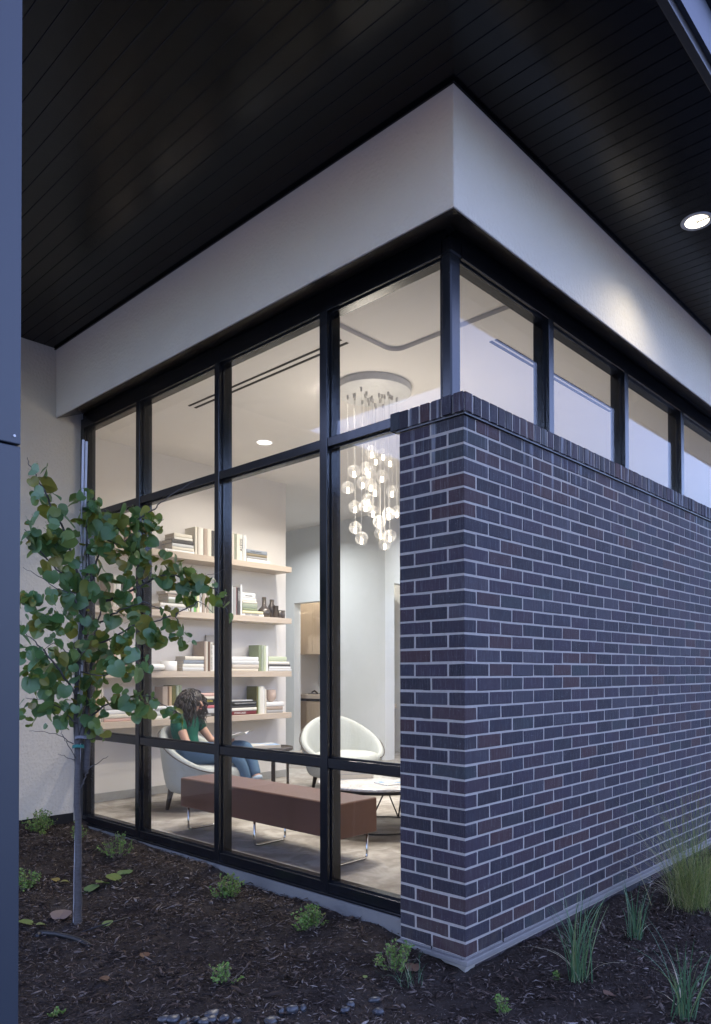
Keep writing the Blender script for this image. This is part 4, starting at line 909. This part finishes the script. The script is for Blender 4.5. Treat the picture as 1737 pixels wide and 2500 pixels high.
for i, (pl_, r0_) in enumerate(BRS):
    pts = wig([T(*p) for p in pl_], 4, .0045, 10+i); n = len(pts)
    m = MB(); m.tube(pts, [r0_*(1-.72*k/(n-1)) for k in range(n)], 6); m.obj('branch', BARK, tree, True)
# the sawn off stub beside the trunk
m = MB(); m.tube([T(217, 1750, .05), T(214, 1820, .05), T(211, 1870, .04), T(209, 1888, .04)], [.019, .018, .0165, .016], 10); m.obj('sawn_stem', BARK, tree, True)
def leaf_mesh(seed, s=1.0):
    rr = random.Random(seed); half = [(0, .0), (.20, -.11), (.40, -.08), (.54, .08), (.58, .28), (.54, .50), (.42, .69), (.22, .84), (.04, .93)]
    half = [(x*(1+rr.uniform(-.08, .08)), y) for x, y in half]; fold = rr.uniform(.10, .35); curl = rr.uniform(-.1, .30); tw = rr.uniform(-.15, .15)
    def z(x, y): return fold*abs(x)**1.3 - curl*(y-.3)**2 + tw*x*y + .02*math.sin(9*x+seed)*abs(x)
    mid = [(0, .05), (0, .3), (0, .55), (0, .8)]
    vs = [(0, 0, z(0, 0))]; m = MB()
    mids = [(0, t, z(0, t)) for t in (.0, .16, .34, .52, .68, .82, .96)]
    for sg in (-1, 1):
        o = [(sg*x, y, z(sg*x, y)) for x, y in half]
        vs = mids+o; nm = len(mids)
        fs = [(0, nm, nm+1), (0, nm+1, nm+2, 1), (1, nm+2, nm+3), (1, nm+3, nm+4, 2), (2, nm+4, nm+5, 3), (3, nm+5, nm+6, 4), (4, nm+6, nm+7, 5), (5, nm+7, nm+8, 6)]
        fs = [f if sg < 0 else f[::-1] for f in fs]; m.add([(x*s, y*s, z_*s) for x, y, z_ in vs], fs, .5)
    m.tube([(0, 0, 0), (0, -.22*s, .02*s), (0, -.42*s, .0)], .012*s, 4, False, 1, .5)
    return m
LST = [(0, (.065, .165, .045)), (.3, (.10, .22, .075)), (.55, (.16, .30, .14)), (.70, (.20, .30, .07)), (.86, (.28, .28, .05)), (1, (.30, .21, .04))]
LFO, LFA = leaf_mat('object', LST, .4), leaf_mat('attr', LST, .4)
lms = [leaf_mesh(k) for k in range(9)]; lmesh_ = [m_.mesh('leaf', LFO, True) for m_ in lms]
CL = [(97, 1150, 24, 5, -.16), (93, 1178, 24, 5, -.16), (108, 1207, 24, 6, -.16), (125, 1228, 24, 5, -.15), (144, 1262, 22, 4, -.12), (88, 1292, 34, 9, -.2), (115, 1300, 30, 8, -.17), (75, 1330, 28, 6, -.2), (130, 1330, 36, 10, -.15), (160, 1325, 34, 8, -.1),
 (190, 1230, 20, 4, 0), (214, 1224, 28, 9, 0), (232, 1242, 22, 6, 0), (200, 1262, 24, 6, 0), (245, 1280, 40, 11, .05), (278, 1300, 42, 13, .06), (315, 1280, 38, 11, .1), (342, 1290, 34, 9, .12), (322, 1255, 20, 4, .1), (362, 1268, 24, 5, .13), (372, 1290, 18, 4, .14), (388, 1287, 14, 3, .15),
 (215, 1330, 44, 12, 0), (262, 1345, 48, 15, .05), (305, 1352, 42, 12, .08), (333, 1340, 32, 7, .1), (148, 1385, 44, 11, -.1), (180, 1400, 44, 12, -.04), (230, 1410, 50, 13, .02), (285, 1420, 44, 11, .08), (340, 1412, 34, 7, .15), (352, 1370, 24, 5, .15),
 (375, 1385, 30, 9, .2), (405, 1375, 30, 9, .22), (400, 1412, 26, 7, .2), (437, 1393, 32, 10, .22), (428, 1418, 24, 6, .22), (468, 1408, 32, 9, .22), (452, 1432, 26, 7, .22), (498, 1420, 30, 9, .22), (480, 1440, 22, 6, .22), (462, 1465, 22, 6, .15), (542, 1446, 14, 3, .2), (516, 1468, 16, 3, .2), (550, 1484, 15, 3, .2), (558, 1502, 12, 2, .2),
 (100, 1468, 38, 9, -.18), (70, 1480, 26, 6, -.2), (62, 1462, 18, 4, -.2), (150, 1470, 46, 12, -.1), (200, 1485, 46, 12, 0), (245, 1500, 44, 10, .05), (300, 1478, 36, 9, .05), (325, 1470, 26, 5, .05), (310, 1440, 30, 6, .1),
 (80, 1530, 34, 9, -.2), (120, 1538, 40, 11, -.15), (160, 1530, 42, 10, -.08), (215, 1555, 44, 12, 0), (262, 1550, 46, 12, .02), (305, 1560, 40, 9, 0), (330, 1540, 30, 7, -.02), (365, 1542, 28, 8, -.04), (395, 1545, 20, 5, -.05), (345, 1510, 20, 4, 0), (415, 1497, 18, 4, -.03), (405, 1490, 14, 3, -.03), (433, 1522, 20, 5, -.05), (445, 1540, 20, 4, -.05), (432, 1555, 14, 3, -.05), (458, 1560, 17, 3, -.04), (290, 1590, 34, 8, .08),
 (70, 1590, 26, 6, -.2), (105, 1600, 40, 11, -.12), (150, 1610, 44, 11, -.06), (200, 1610, 44, 11, 0), (245, 1622, 38, 9, .04), (290, 1625, 34, 7, -.2), (335, 1608, 26, 6, -.27), (362, 1618, 16, 3, -.28), (318, 1640, 20, 3, -.2), (66, 1650, 22, 5, -.15), (90, 1660, 32, 7, -.12), (130, 1655, 34, 8, -.08), (170, 1665, 36, 8, -.04), (210, 1672, 34, 8, 0), (255, 1668, 26, 4, .05),
 (105, 1705, 32, 8, -.1), (62, 1728, 20, 4, -.12), (132, 1722, 28, 6, -.08), (172, 1712, 32, 7, -.03), (208, 1722, 30, 7, .02), (240, 1720, 26, 6, .05), (275, 1705, 26, 5, .07), (306, 1700, 30, 8, .08), (335, 1700, 28, 8, .08), (360, 1712, 26, 7, .08), (385, 1718, 15, 3, .08), (325, 1735, 18, 3, .08), (415, 1738, 15, 4, .08), (432, 1742, 17, 5, .08), (445, 1752, 12, 3, .08),
 (120, 1745, 28, 6, -.08), (80, 1762, 16, 3, -.1), (150, 1760, 24, 4, -.04), (190, 1745, 28, 6, 0), (232, 1765, 22, 4, .03), (242, 1790, 16, 4, .03), (225, 1795, 12, 2, .03)]
LR = random.Random(21); leaves = []
for (cx_, cy__, cr, cn, dd) in CL:
    for k in range(int(cn*1.08+.5)):
        q = LR.uniform(0, 6.283); u = math.sqrt(LR.random())
        p = T(cx_+cr*u*math.cos(q), cy__+cr*u*math.sin(q), dd+LR.uniform(-.09, .09)*(cr/35))
        sz = LR.choice((.030, .038, .045, .052, .06, .07, .082))*(.8 if cr < 22 else 1)
        e = Matrix.Rotation(LR.uniform(0, 6.283), 4, 'Z') @ Matrix.Rotation(rad(-90+LR.gauss(28, 38)), 4, 'X') @ Matrix.Rotation(LR.gauss(0, .7), 4, 'Y') @ Matrix.Rotation(LR.gauss(0, .8), 4, 'Z')
        leaves.append((sz, p, e))
leaves.sort(key=lambda t: -t[0])
for sz, p, e in leaves[:300]:
    o = link('leaf', LR.choice(lmesh_), tree); o.matrix_local = Matrix.Translation(p) @ e @ Matrix.Scale(sz, 4)
m = MB()
for sz, p, e in leaves[300:]:
    q = Matrix.Translation(p) @ e @ Matrix.Scale(sz, 4); s_ = LR.choice(lms); m.add([q @ Vector(v) for v in s_.v], s_.f, LR.random())
stuff(m.obj('foliage', LFA, tree, True))
# stakes and ties
STK = plain('galvanised_stake', (.42, .42, .45), .45, .5, .3, .2, 14)
for k, (pt, pb, lab) in enumerate((((203.5, 1074), (180.5, 2284), 'left one of two thin grey stakes tied beside the young tree'), ((211.5, 1078), (185.5, 2282), 'right one of two thin grey stakes tied beside the young tree'))):
    a, b = atd(*pb, TD+.0+.02*k), atd(*pt, TD+.02*k); gz = float(soil_z(a.x, a.y)); a.z = min(a.z, gz-.05)
    m = MB(); m.tube(wig([a, a.lerp(b, .5), b], 4, .0015, k), .0088, 4, True, .75); tag(m.obj('tree_stake', STK), lab, 'stake', 'stakes of the young tree')
for (px, py, col, nm, lab, w_) in ((197, 1800, (.16, .165, .19), 'tree_tie', 'pale grey strap tying the tree trunk to its stakes', .014), (190, 2262, (.03, .13, .12), 'tree_tie', 'green tape tied round the foot of the tree trunk', .012), (191, 1822, (.02, .16, .13), 'tree_tag', 'green nursery tape on the tree trunk', .016), (205, 1575, (.01, .01, .011), 'tree_tie', 'black rubber strap round the middle of the tree trunk', .03)):
    c = atd(px, py, TD); rr_ = .029 if w_ < .03 else .05; m = MB(); pts = [(c.x+rr_*math.cos(rad(t*30)), c.y+rr_*math.sin(rad(t*30)), c.z+.004*math.sin(t)) for t in range(13)]
    vs = []
    for p in pts: vs += [(p[0], p[1], p[2]-w_/2), (p[0], p[1], p[2]+w_/2)]
    m.add(vs, [(2*i, 2*i+2, 2*i+3, 2*i+1) for i in range(12)]); o = m.obj(nm, plain(nm+'_%d' % py, col, .6)); so_ = o.modifiers.new('thick', 'SOLIDIFY'); so_.thickness = .003; tag(o, lab, 'tree tie')

# ---------------------------------------------------------------- small shrubs
GST = [(0, (.09, .18, .04)), (.5, (.16, .28, .06)), (.85, (.22, .32, .08)), (1, (.30, .28, .10))]
SHL = attr_ramp_mat('shrub_leaf', GST, .55, .4, .3); SHS = plain('shrub_stem', (.13, .10, .075), .8)
def shrub(px, py, h, r, lab, n=26, dry=.15, dens=1.0, gz=None):
    p = on(px, py, 2, -.04)
    for _ in range(6): p = on(px, py, 2, float(soil_z(p.x, p.y)))
    if p.y > YW-.16: p = on(px, py, 1, YW-.16); p.z = float(soil_z(p.x, p.y))
    rr = random.Random(int(px*7+py)); t = thing('shrub', lab, 'shrub', (p.x, p.y, p.z-.01), 0, 'small shrubs in the mulch')
    ms, ml = MB(), MB()
    for k in range(n):
        q = rr.uniform(0, 6.283); lean = rr.uniform(.1, 1)*r; hh = h*rr.uniform(.45, 1)*(1-.25*lean/r)
        a = Vector((rr.gauss(0, .012), rr.gauss(0, .012), 0)); b = Vector((lean*math.cos(q), lean*math.sin(q), hh)); mid = a.lerp(b, .5)+Vector((lean*.25*math.cos(q), lean*.25*math.sin(q), rr.uniform(-.01, .01)))
        pts = [a*(1-u)**2+mid*2*u*(1-u)+b*u*u+Vector((rr.gauss(0, .003), rr.gauss(0, .003), 0)) for u in [i/7 for i in range(8)]]
        ms.tube(pts, [.0024*(1-.7*i/7) for i in range(8)], 4, False)
        if rr.random() < dry: continue
        for j in range(int(16*dens)):
            u = rr.uniform(.25, 1.0); c = a*(1-u)**2+mid*2*u*(1-u)+b*u*u
            d = Vector((rr.gauss(0, 1), rr.gauss(0, 1), rr.gauss(.35, .6))).normalized(); s = rr.uniform(.011, .021); sd = d.cross(Vector((rr.gauss(0, 1), rr.gauss(0, 1), rr.gauss(0, 1)))).normalized()*s*.32
            up = d.cross(sd).normalized()*s*.12
            ml.add([c, c+d*s*.5+sd+up, c+d*s, c+d*s*.5-sd+up], [(0, 1, 2), (0, 2, 3)])
    stuff(ms.obj('stems', SHS, t)); stuff(ml.obj('leaves', SHL, t))
shrub(95, 2018, .20, .13, 'lush green shrub against the pale return wall at the far left', 40, .05, 1.3)
shrub(186, 2055, .17, .10, 'small shrub with a teal tag just behind the tree trunk', 20, .3)
shrub(108, 2040, .07, .04, 'tiny sprout in front of the lush shrub by the return wall', 7, 0)
shrub(288, 2095, .20, .15, 'two-topped shrub with bare grey twigs in its middle, beside the curb right of the tree', 40, .4)
shrub(66, 2172, .16, .09, 'dull green shrub at the edge of the clad column', 26, .1)
shrub(556, 2195, .17, .105, 'bright green shrub halfway along the window curb', 46, .1, 1.3)
shrub(752, 2268, .14, .115, 'wide low green shrub nearest the brick pilaster along the curb', 50, .12, 1.3)
shrub(962, 2366, .165, .10, 'wispy pale green shrub at the foot of the brick pilaster', 44, .25, 1.1)
shrub(548, 2398, .10, .10, 'half dead shrub with bare twigs in the open mulch at the front', 26, .55)
shrub(1228, 2480, .11, .05, 'tiny pale shrub at the bottom edge under the brick wall', 16, .35)
shrub(140, 2485, .05, .03, 'tiny green sprout near the clad column at the bottom edge', 4, .0)
shrub(1356, 2386, .05, .025, 'bright green seedling beside the front grass clump', 4, 0)

# ---------------------------------------------------------------- grasses
GRA = [(0, (.045, .11, .05)), (.55, (.09, .18, .09)), (.8, (.15, .22, .08)), (1, (.42, .36, .25))]
GR1 = attr_ramp_mat('iris_blade', GRA, .4, .5, .25)
GRB = [(0, (.10, .16, .05)), (.45, (.22, .27, .07)), (.75, (.36, .34, .13)), (1, (.50, .43, .26))]
GR2 = attr_ramp_mat('muhly_blade', GRB, .5, .4, .3)
def grass(px, py, lab, n, h, spread, w_, mat, curve=.35, dry=.08, name='grass_clump', base_r=.03, wisp=0):
    p = on(px, py, 2, -.06)
    for _ in range(6): p = on(px, py, 2, float(soil_z(p.x, p.y)))
    rr = random.Random(int(px*3+py*5)); t = thing(name, lab, 'grass', (p.x, p.y, p.z-.01), 0, 'grass clumps in the mulch'); m = MB()
    for k in range(n):
        q = rr.uniform(0, 6.283); ln = h*rr.uniform(.45, 1.0); sp = spread*rr.random()**.8*ln/h; isdry = rr.random() < dry
        if isdry: sp *= 1.7; ln *= .6
        a = Vector((rr.gauss(0, base_r), rr.gauss(0, base_r), 0)); dx, dy = math.cos(q), math.sin(q); cv = curve*rr.uniform(.2, 1.2)*(2.6 if isdry else 1)
        sd = Vector((-dy, dx, 0)).lerp(Vector((rr.gauss(0, 1), rr.gauss(0, 1), 0)), .5); sd = sd.normalized() if sd.length > .01 else Vector((1, 0, 0))
        N_ = 7; vs = []
        ww = w_*rr.uniform(.6, 1.1)*(.8 if k < wisp else 1); lnn = ln*(rr.uniform(1.3, 2.1) if k < wisp else 1); sp *= 1.25 if k < wisp else 1
        for i in range(N_+1):
            u = i/N_; c = a+Vector((dx, dy, 0))*(sp*(u*.6+.4*u*u)+cv*u**3*ln*.5)+Vector((0, 0, lnn*(u-cv*.55*u**3)))
            c.z = max(c.z, .012); wd = ww*(1-u**2.2)*(.7+.6*u*(1-u))+.00025
            vs += [c-sd*wd, c+Vector((dx, dy, 0))*(-wd*.5), c+sd*wd]
        rn = .97 if isdry else rr.random()*.86
        m.add(vs, [(3*i+j, 3*i+j+1, 3*i+3+j+1, 3*i+3+j) for i in range(N_) for j in (0, 1)], rn)
    stuff(m.obj('blades', mat, t))
grass(1413, 2396, 'blue-green strappy clump with long arching blades in front of the brick wall', 60, .52, .17, .0038, GR1, .40, .10, base_r=.022)
grass(1553, 2293, 'small upright blue-green strappy clump close to the brick wall', 42, .34, .11, .0038, GR1, .25, .12, base_r=.018)
grass(1672, 2489, 'strappy clump at the lower right corner of the bed', 40, .46, .20, .0036, GR1, .45, .12, base_r=.022)
grass(1000, 2405, 'thin spreading grass tuft at the foot of the brick pilaster', 26, .18, .16, .0014, GR1, .5, .05, base_r=.03)
grass(1690, 2215, 'big fine-bladed yellow green grass clump against the brick wall at the right', 640, .50, .40, .0013, GR2, .34, .10, base_r=.062, wisp=260)

# ---------------------------------------------------------------- mulch chips, pebbles, fallen leaves, hose
def chips():
    n = 95000
    x = NP.uniform(-2.4, 3.6, n*2); y = NP.uniform(-1.6, YW-.02, n*2)
    keep = ((x < .015) & (y > -1.6)) | ((y < -.004) & (x >= .015))
    rgt = x-y*1.0                                                # nothing of the bed beyond the frame's lower edge needs chips
    keep &= ~((x < .012) & (x > -.03) & (y > -.03) & (y < .42) & (NP.random(n*2) < .0))
    keep &= ~((x > -.02) & (y > -.02) & (y < .42)); keep &= (x*.749+y*.662 > -1.9)
    bare = np.sin(x*3.7+1.9*np.sin(y*2.3))*np.sin(y*4.1+1.4*np.sin(x*3.1))+.35*np.sin(x*9.3+y*7.1); keep &= (bare < .7) | (NP.random(n*2) < .5)
    x, y = x[keep][:n], y[keep][:n]; n = len(x)
    ln = NP.gamma(2.6, .0066, n)+.004; wd = ln*NP.uniform(.10, .26, n); th = wd*NP.uniform(.2, .5, n)
    ps = NP.uniform(0, 2*np.pi, n); pit = NP.normal(0, .25, n); rol = NP.uniform(-.8, .8, n)
    z = soil_z(x, y)+NP.uniform(.0, .012, n)+.35*np.abs(np.sin(pit))*ln
    d = np.stack([np.cos(ps)*np.cos(pit), np.sin(ps)*np.cos(pit), np.sin(pit)], -1)
    s0 = np.stack([-np.sin(ps), np.cos(ps), np.zeros(n)], -1); u0_ = np.cross(d, s0)
    s = s0*np.cos(rol)[:, None]+u0_*np.sin(rol)[:, None]; u = -s0*np.sin(rol)[:, None]+u0_*np.cos(rol)[:, None]
    c = np.stack([x, y, z], -1); L_, W_, T_ = ln[:, None]/2, wd[:, None]/2, th[:, None]/2
    bend = u*(NP.normal(0, .12, n)*ln)[:, None]
    tp = NP.uniform(.25, 1, n)[:, None]
    V = np.stack([c-d*L_+s*W_*tp, c-d*L_-s*W_*tp*.6, c+s*W_+u*T_+bend, c-s*W_+u*T_+bend, c+s*W_-u*T_+bend, c-s*W_-u*T_+bend, c+d*L_+s*W_*.6*tp, c+d*L_-s*W_*tp], 1).reshape(-1, 3)
    q = np.array([[0, 2, 3, 1], [2, 6, 7, 3], [0, 1, 5, 4], [4, 5, 7, 6], [0, 4, 6, 2], [1, 3, 7, 5]])
    F = (q[None]+(np.arange(n)*8)[:, None, None]).reshape(-1, 4)
    me = bpy.data.meshes.new('mulch'); me.vertices.add(len(V)); me.vertices.foreach_set('co', V.astype(np.float32).ravel())
    me.loops.add(F.size); me.loops.foreach_set('vertex_index', F.ravel().astype(np.int32)); me.polygons.add(len(F)); me.polygons.foreach_set('loop_start', np.arange(0, F.size, 4, dtype=np.int32))
    me.update(calc_edges=True)
    # weathering patches: whole areas of greyer, older chips
    patch = .5+.5*np.sin(x*2.3+1.3*np.sin(y*1.9+.7))*np.sin(y*2.7+1.1*np.sin(x*2.1)); v = np.clip(NP.random(n)**1.5*.75+.35*patch*NP.random(n), 0, 1)
    at = me.attributes.new('rnd', 'FLOAT', 'FACE'); at.data.foreach_set('value', np.repeat(v, 6).astype(np.float32))
    me.materials.append(attr_ramp_mat('mulch_chip', [(0, (.012, .008, .006)), (.3, (.036, .022, .015)), (.5, (.072, .047, .034)), (.7, (.125, .098, .082)), (.88, (.21, .18, .16)), (1, (.36, .32, .29))], .8, .3))
    stuff(link('mulch', me))
chips()
def rest(px, py, dz=0):
    p = on(px, py, 2, -.06)
    for _ in range(6): p = on(px, py, 2, float(soil_z(p.x, p.y)))
    return Vector((p.x, p.y, p.z+dz))
PEB = Mat('river_pebble', rough=.38, spec=.5); _f = PEB.noise(PEB.coord('World'), 25, 5, .7); _g = PEB.n('ObjectInfo').outputs['Random']
PEB.base(PEB.mix(_f, PEB.ramp(_g, [(0, (.020, .023, .027)), (.6, (.034, .037, .042)), (.85, (.040, .032, .026)), (1, (.025, .027, .032))], 'CONSTANT'), (.065, .068, .075))); PEB = PEB.m
def pebble(px, py, w_, h_, rz, lab):
    p = rest(px, py); k = rest(px, py)-CAM; sc_m = k.dot(FW)/FPX; a = w_*sc_m/2; b = h_*sc_m/2
    rr = random.Random(int(px*11+py)); m = MB(); m.sphere((0, 0, 0), 1, 20, 14)
    m.v = [(x*a*(1+.10*math.sin(2.1*y+rr.random())), y*a*.78*(1+.12*math.sin(2*x+px)), z*b*.92+.06*b*math.sin(3*x+py)) for x, y, z in m.v]
    o = m.obj('pebble', PEB, None, True, 0, (p.x, p.y, p.z+b*.45)); o.rotation_euler = (rr.uniform(-.2, .2), rr.uniform(-.2, .2), rad(rz)); tag(o, lab, 'pebble', 'dark river pebbles in the mulch')
for a in [(688, 2476, 17, 20, 10, 'small upright bluish pebble, leftmost of the row of three'), (714, 2473, 32, 27, -20, 'rounded grey pebble in the middle of the row of three'), (740, 2469, 24, 23, 40, 'brownish dark pebble, right one of the row of three'),
          (844, 2473, 27, 22, 0, 'grey pebble in front of the pair of pebbles'), (857, 2459, 25, 20, 30, 'grey pebble touching the back of the pair of pebbles'), (915, 2446, 34, 17, -60, 'flat dark pebble lying farthest back'), (923, 2477, 30, 22, -70, 'long dark pebble nearest the grass under the pilaster'),
          (518, 2479, 38, 15, 0, 'flat dark pebble on top of the heap at the bottom edge'), (548, 2490, 28, 16, 10, 'grey pebble at the right side of the heap at the bottom edge'), (516, 2493, 30, 18, 0, 'round pebble below the flat one in the heap'), (500, 2499, 36, 20, 20, 'dark pebble in the middle of the heap at the bottom edge'),
          (478, 2494, 22, 18, 0, 'little pebble left of the middle in the heap'), (424, 2492, 36, 18, 5, 'broad dark pebble left in the heap at the bottom edge'), (400, 2494, 30, 20, -10, 'leftmost pebble of the heap at the bottom edge'), (452, 2499, 30, 16, 0, 'low pebble half sunk between the left pebbles of the heap'), (580, 2496, 26, 16, 0, 'brown tinted pebble just right of the heap'), (664, 2496, 40, 18, 10, 'big flat dark pebble cut by the bottom edge')]: pebble(*a)
FLM = attr_ramp_mat('fallen_leaf', [(0, (.13, .17, .03)), (.35, (.10, .15, .05)), (.6, (.22, .18, .05)), (.8, (.11, .05, .025)), (1, (.20, .15, .125))], .6, .3, .2)
def fallen(px, py, s, rz, rn, lab, flat=.3):
    p = rest(px, py, .016); q = Matrix.Rotation(rad(rz), 4, 'Z') @ Matrix.Rotation(flat, 4, 'X'); s_ = lms[int(px) % 9]; m = MB(); m.add([q @ Vector((v[0]*s, v[1]*s, v[2]*s)) for v in s_.v], s_.f, rn)
    tag(m.obj('fallen_leaf', FLM, None, True, 0, p), lab, 'leaf', 'leaves fallen on the mulch')
for a in [(285, 2155, .085, 20, .1, 'large yellow green fallen leaf right of the tree'), (258, 2163, .075, 100, .2, 'green leaf left of the large fallen leaf right of the tree'), (300, 2140, .06, -30, .35, 'dark green fallen leaf above the large one right of the tree'), (310, 2139, .05, -60, .36, 'small blue green fallen leaf at the right of the group'),
          (215, 2182, .08, -80, .35, 'blue green fallen leaf just right of the tree trunk'), (140, 2157, .05, 30, .62, 'yellow curled fallen leaf left of the tree trunk'), (167, 2160, .05, 80, .5, 'small olive fallen leaf touching the tree trunk at its left'), (76, 2262, .07, 60, .12, 'green fallen leaf by the black hose end near the column'), (110, 2266, .05, 90, .4, 'narrow yellow green fallen leaf by the hose'),
          (146, 2250, .09, -40, .97, 'large pale bark-like leaf left of the trunk foot'), (138, 2242, .045, 20, .95, 'small pale dry leaf left of the trunk foot'), (258, 2268, .05, -70, .4, 'grey green fallen leaf right of the trunk foot'), (356, 2344, .04, 0, .8, 'orange fallen leaf in the open mulch'), (264, 2400, .04, 50, .82, 'rust brown fallen leaf in the front left mulch'), (1008, 2378, .06, -50, .85, 'rust brown leaf at the foot of the pilaster'), (1500, 2440, .06, 70, .83, 'reddish brown leaf in the right mulch'), (894, 2396, .02, 0, .2, 'tiny yellow green leaf in the open mulch')]: fallen(*a)
hs = MB(); hp = [rest(88, 2290, .0), rest(100, 2283, .012), rest(140, 2288, .014), rest(170, 2294, .012), rest(200, 2302, .006), rest(222, 2308, -.006)]
hs.tube(wig(hp, 3, .001, 5), .0125, 10); tag(hs.obj('drip_hose', plain('black_rubber', (.012, .012, .013), .5), None, True), 'short black irrigation hose lying beside the tree foot', 'hose')
hs = MB(); hp = [rest(195, 2281, .006), rest(240, 2272, .02), rest(280, 2260, .02), rest(320, 2242, .008)]; hs.tube(wig(hp, 3, .002, 6), .0035, 6); tag(hs.obj('drip_tube', plain('black_tube', (.012, .012, .013), .5), None, True), 'thin black drip tube running right from the tree foot', 'hose')
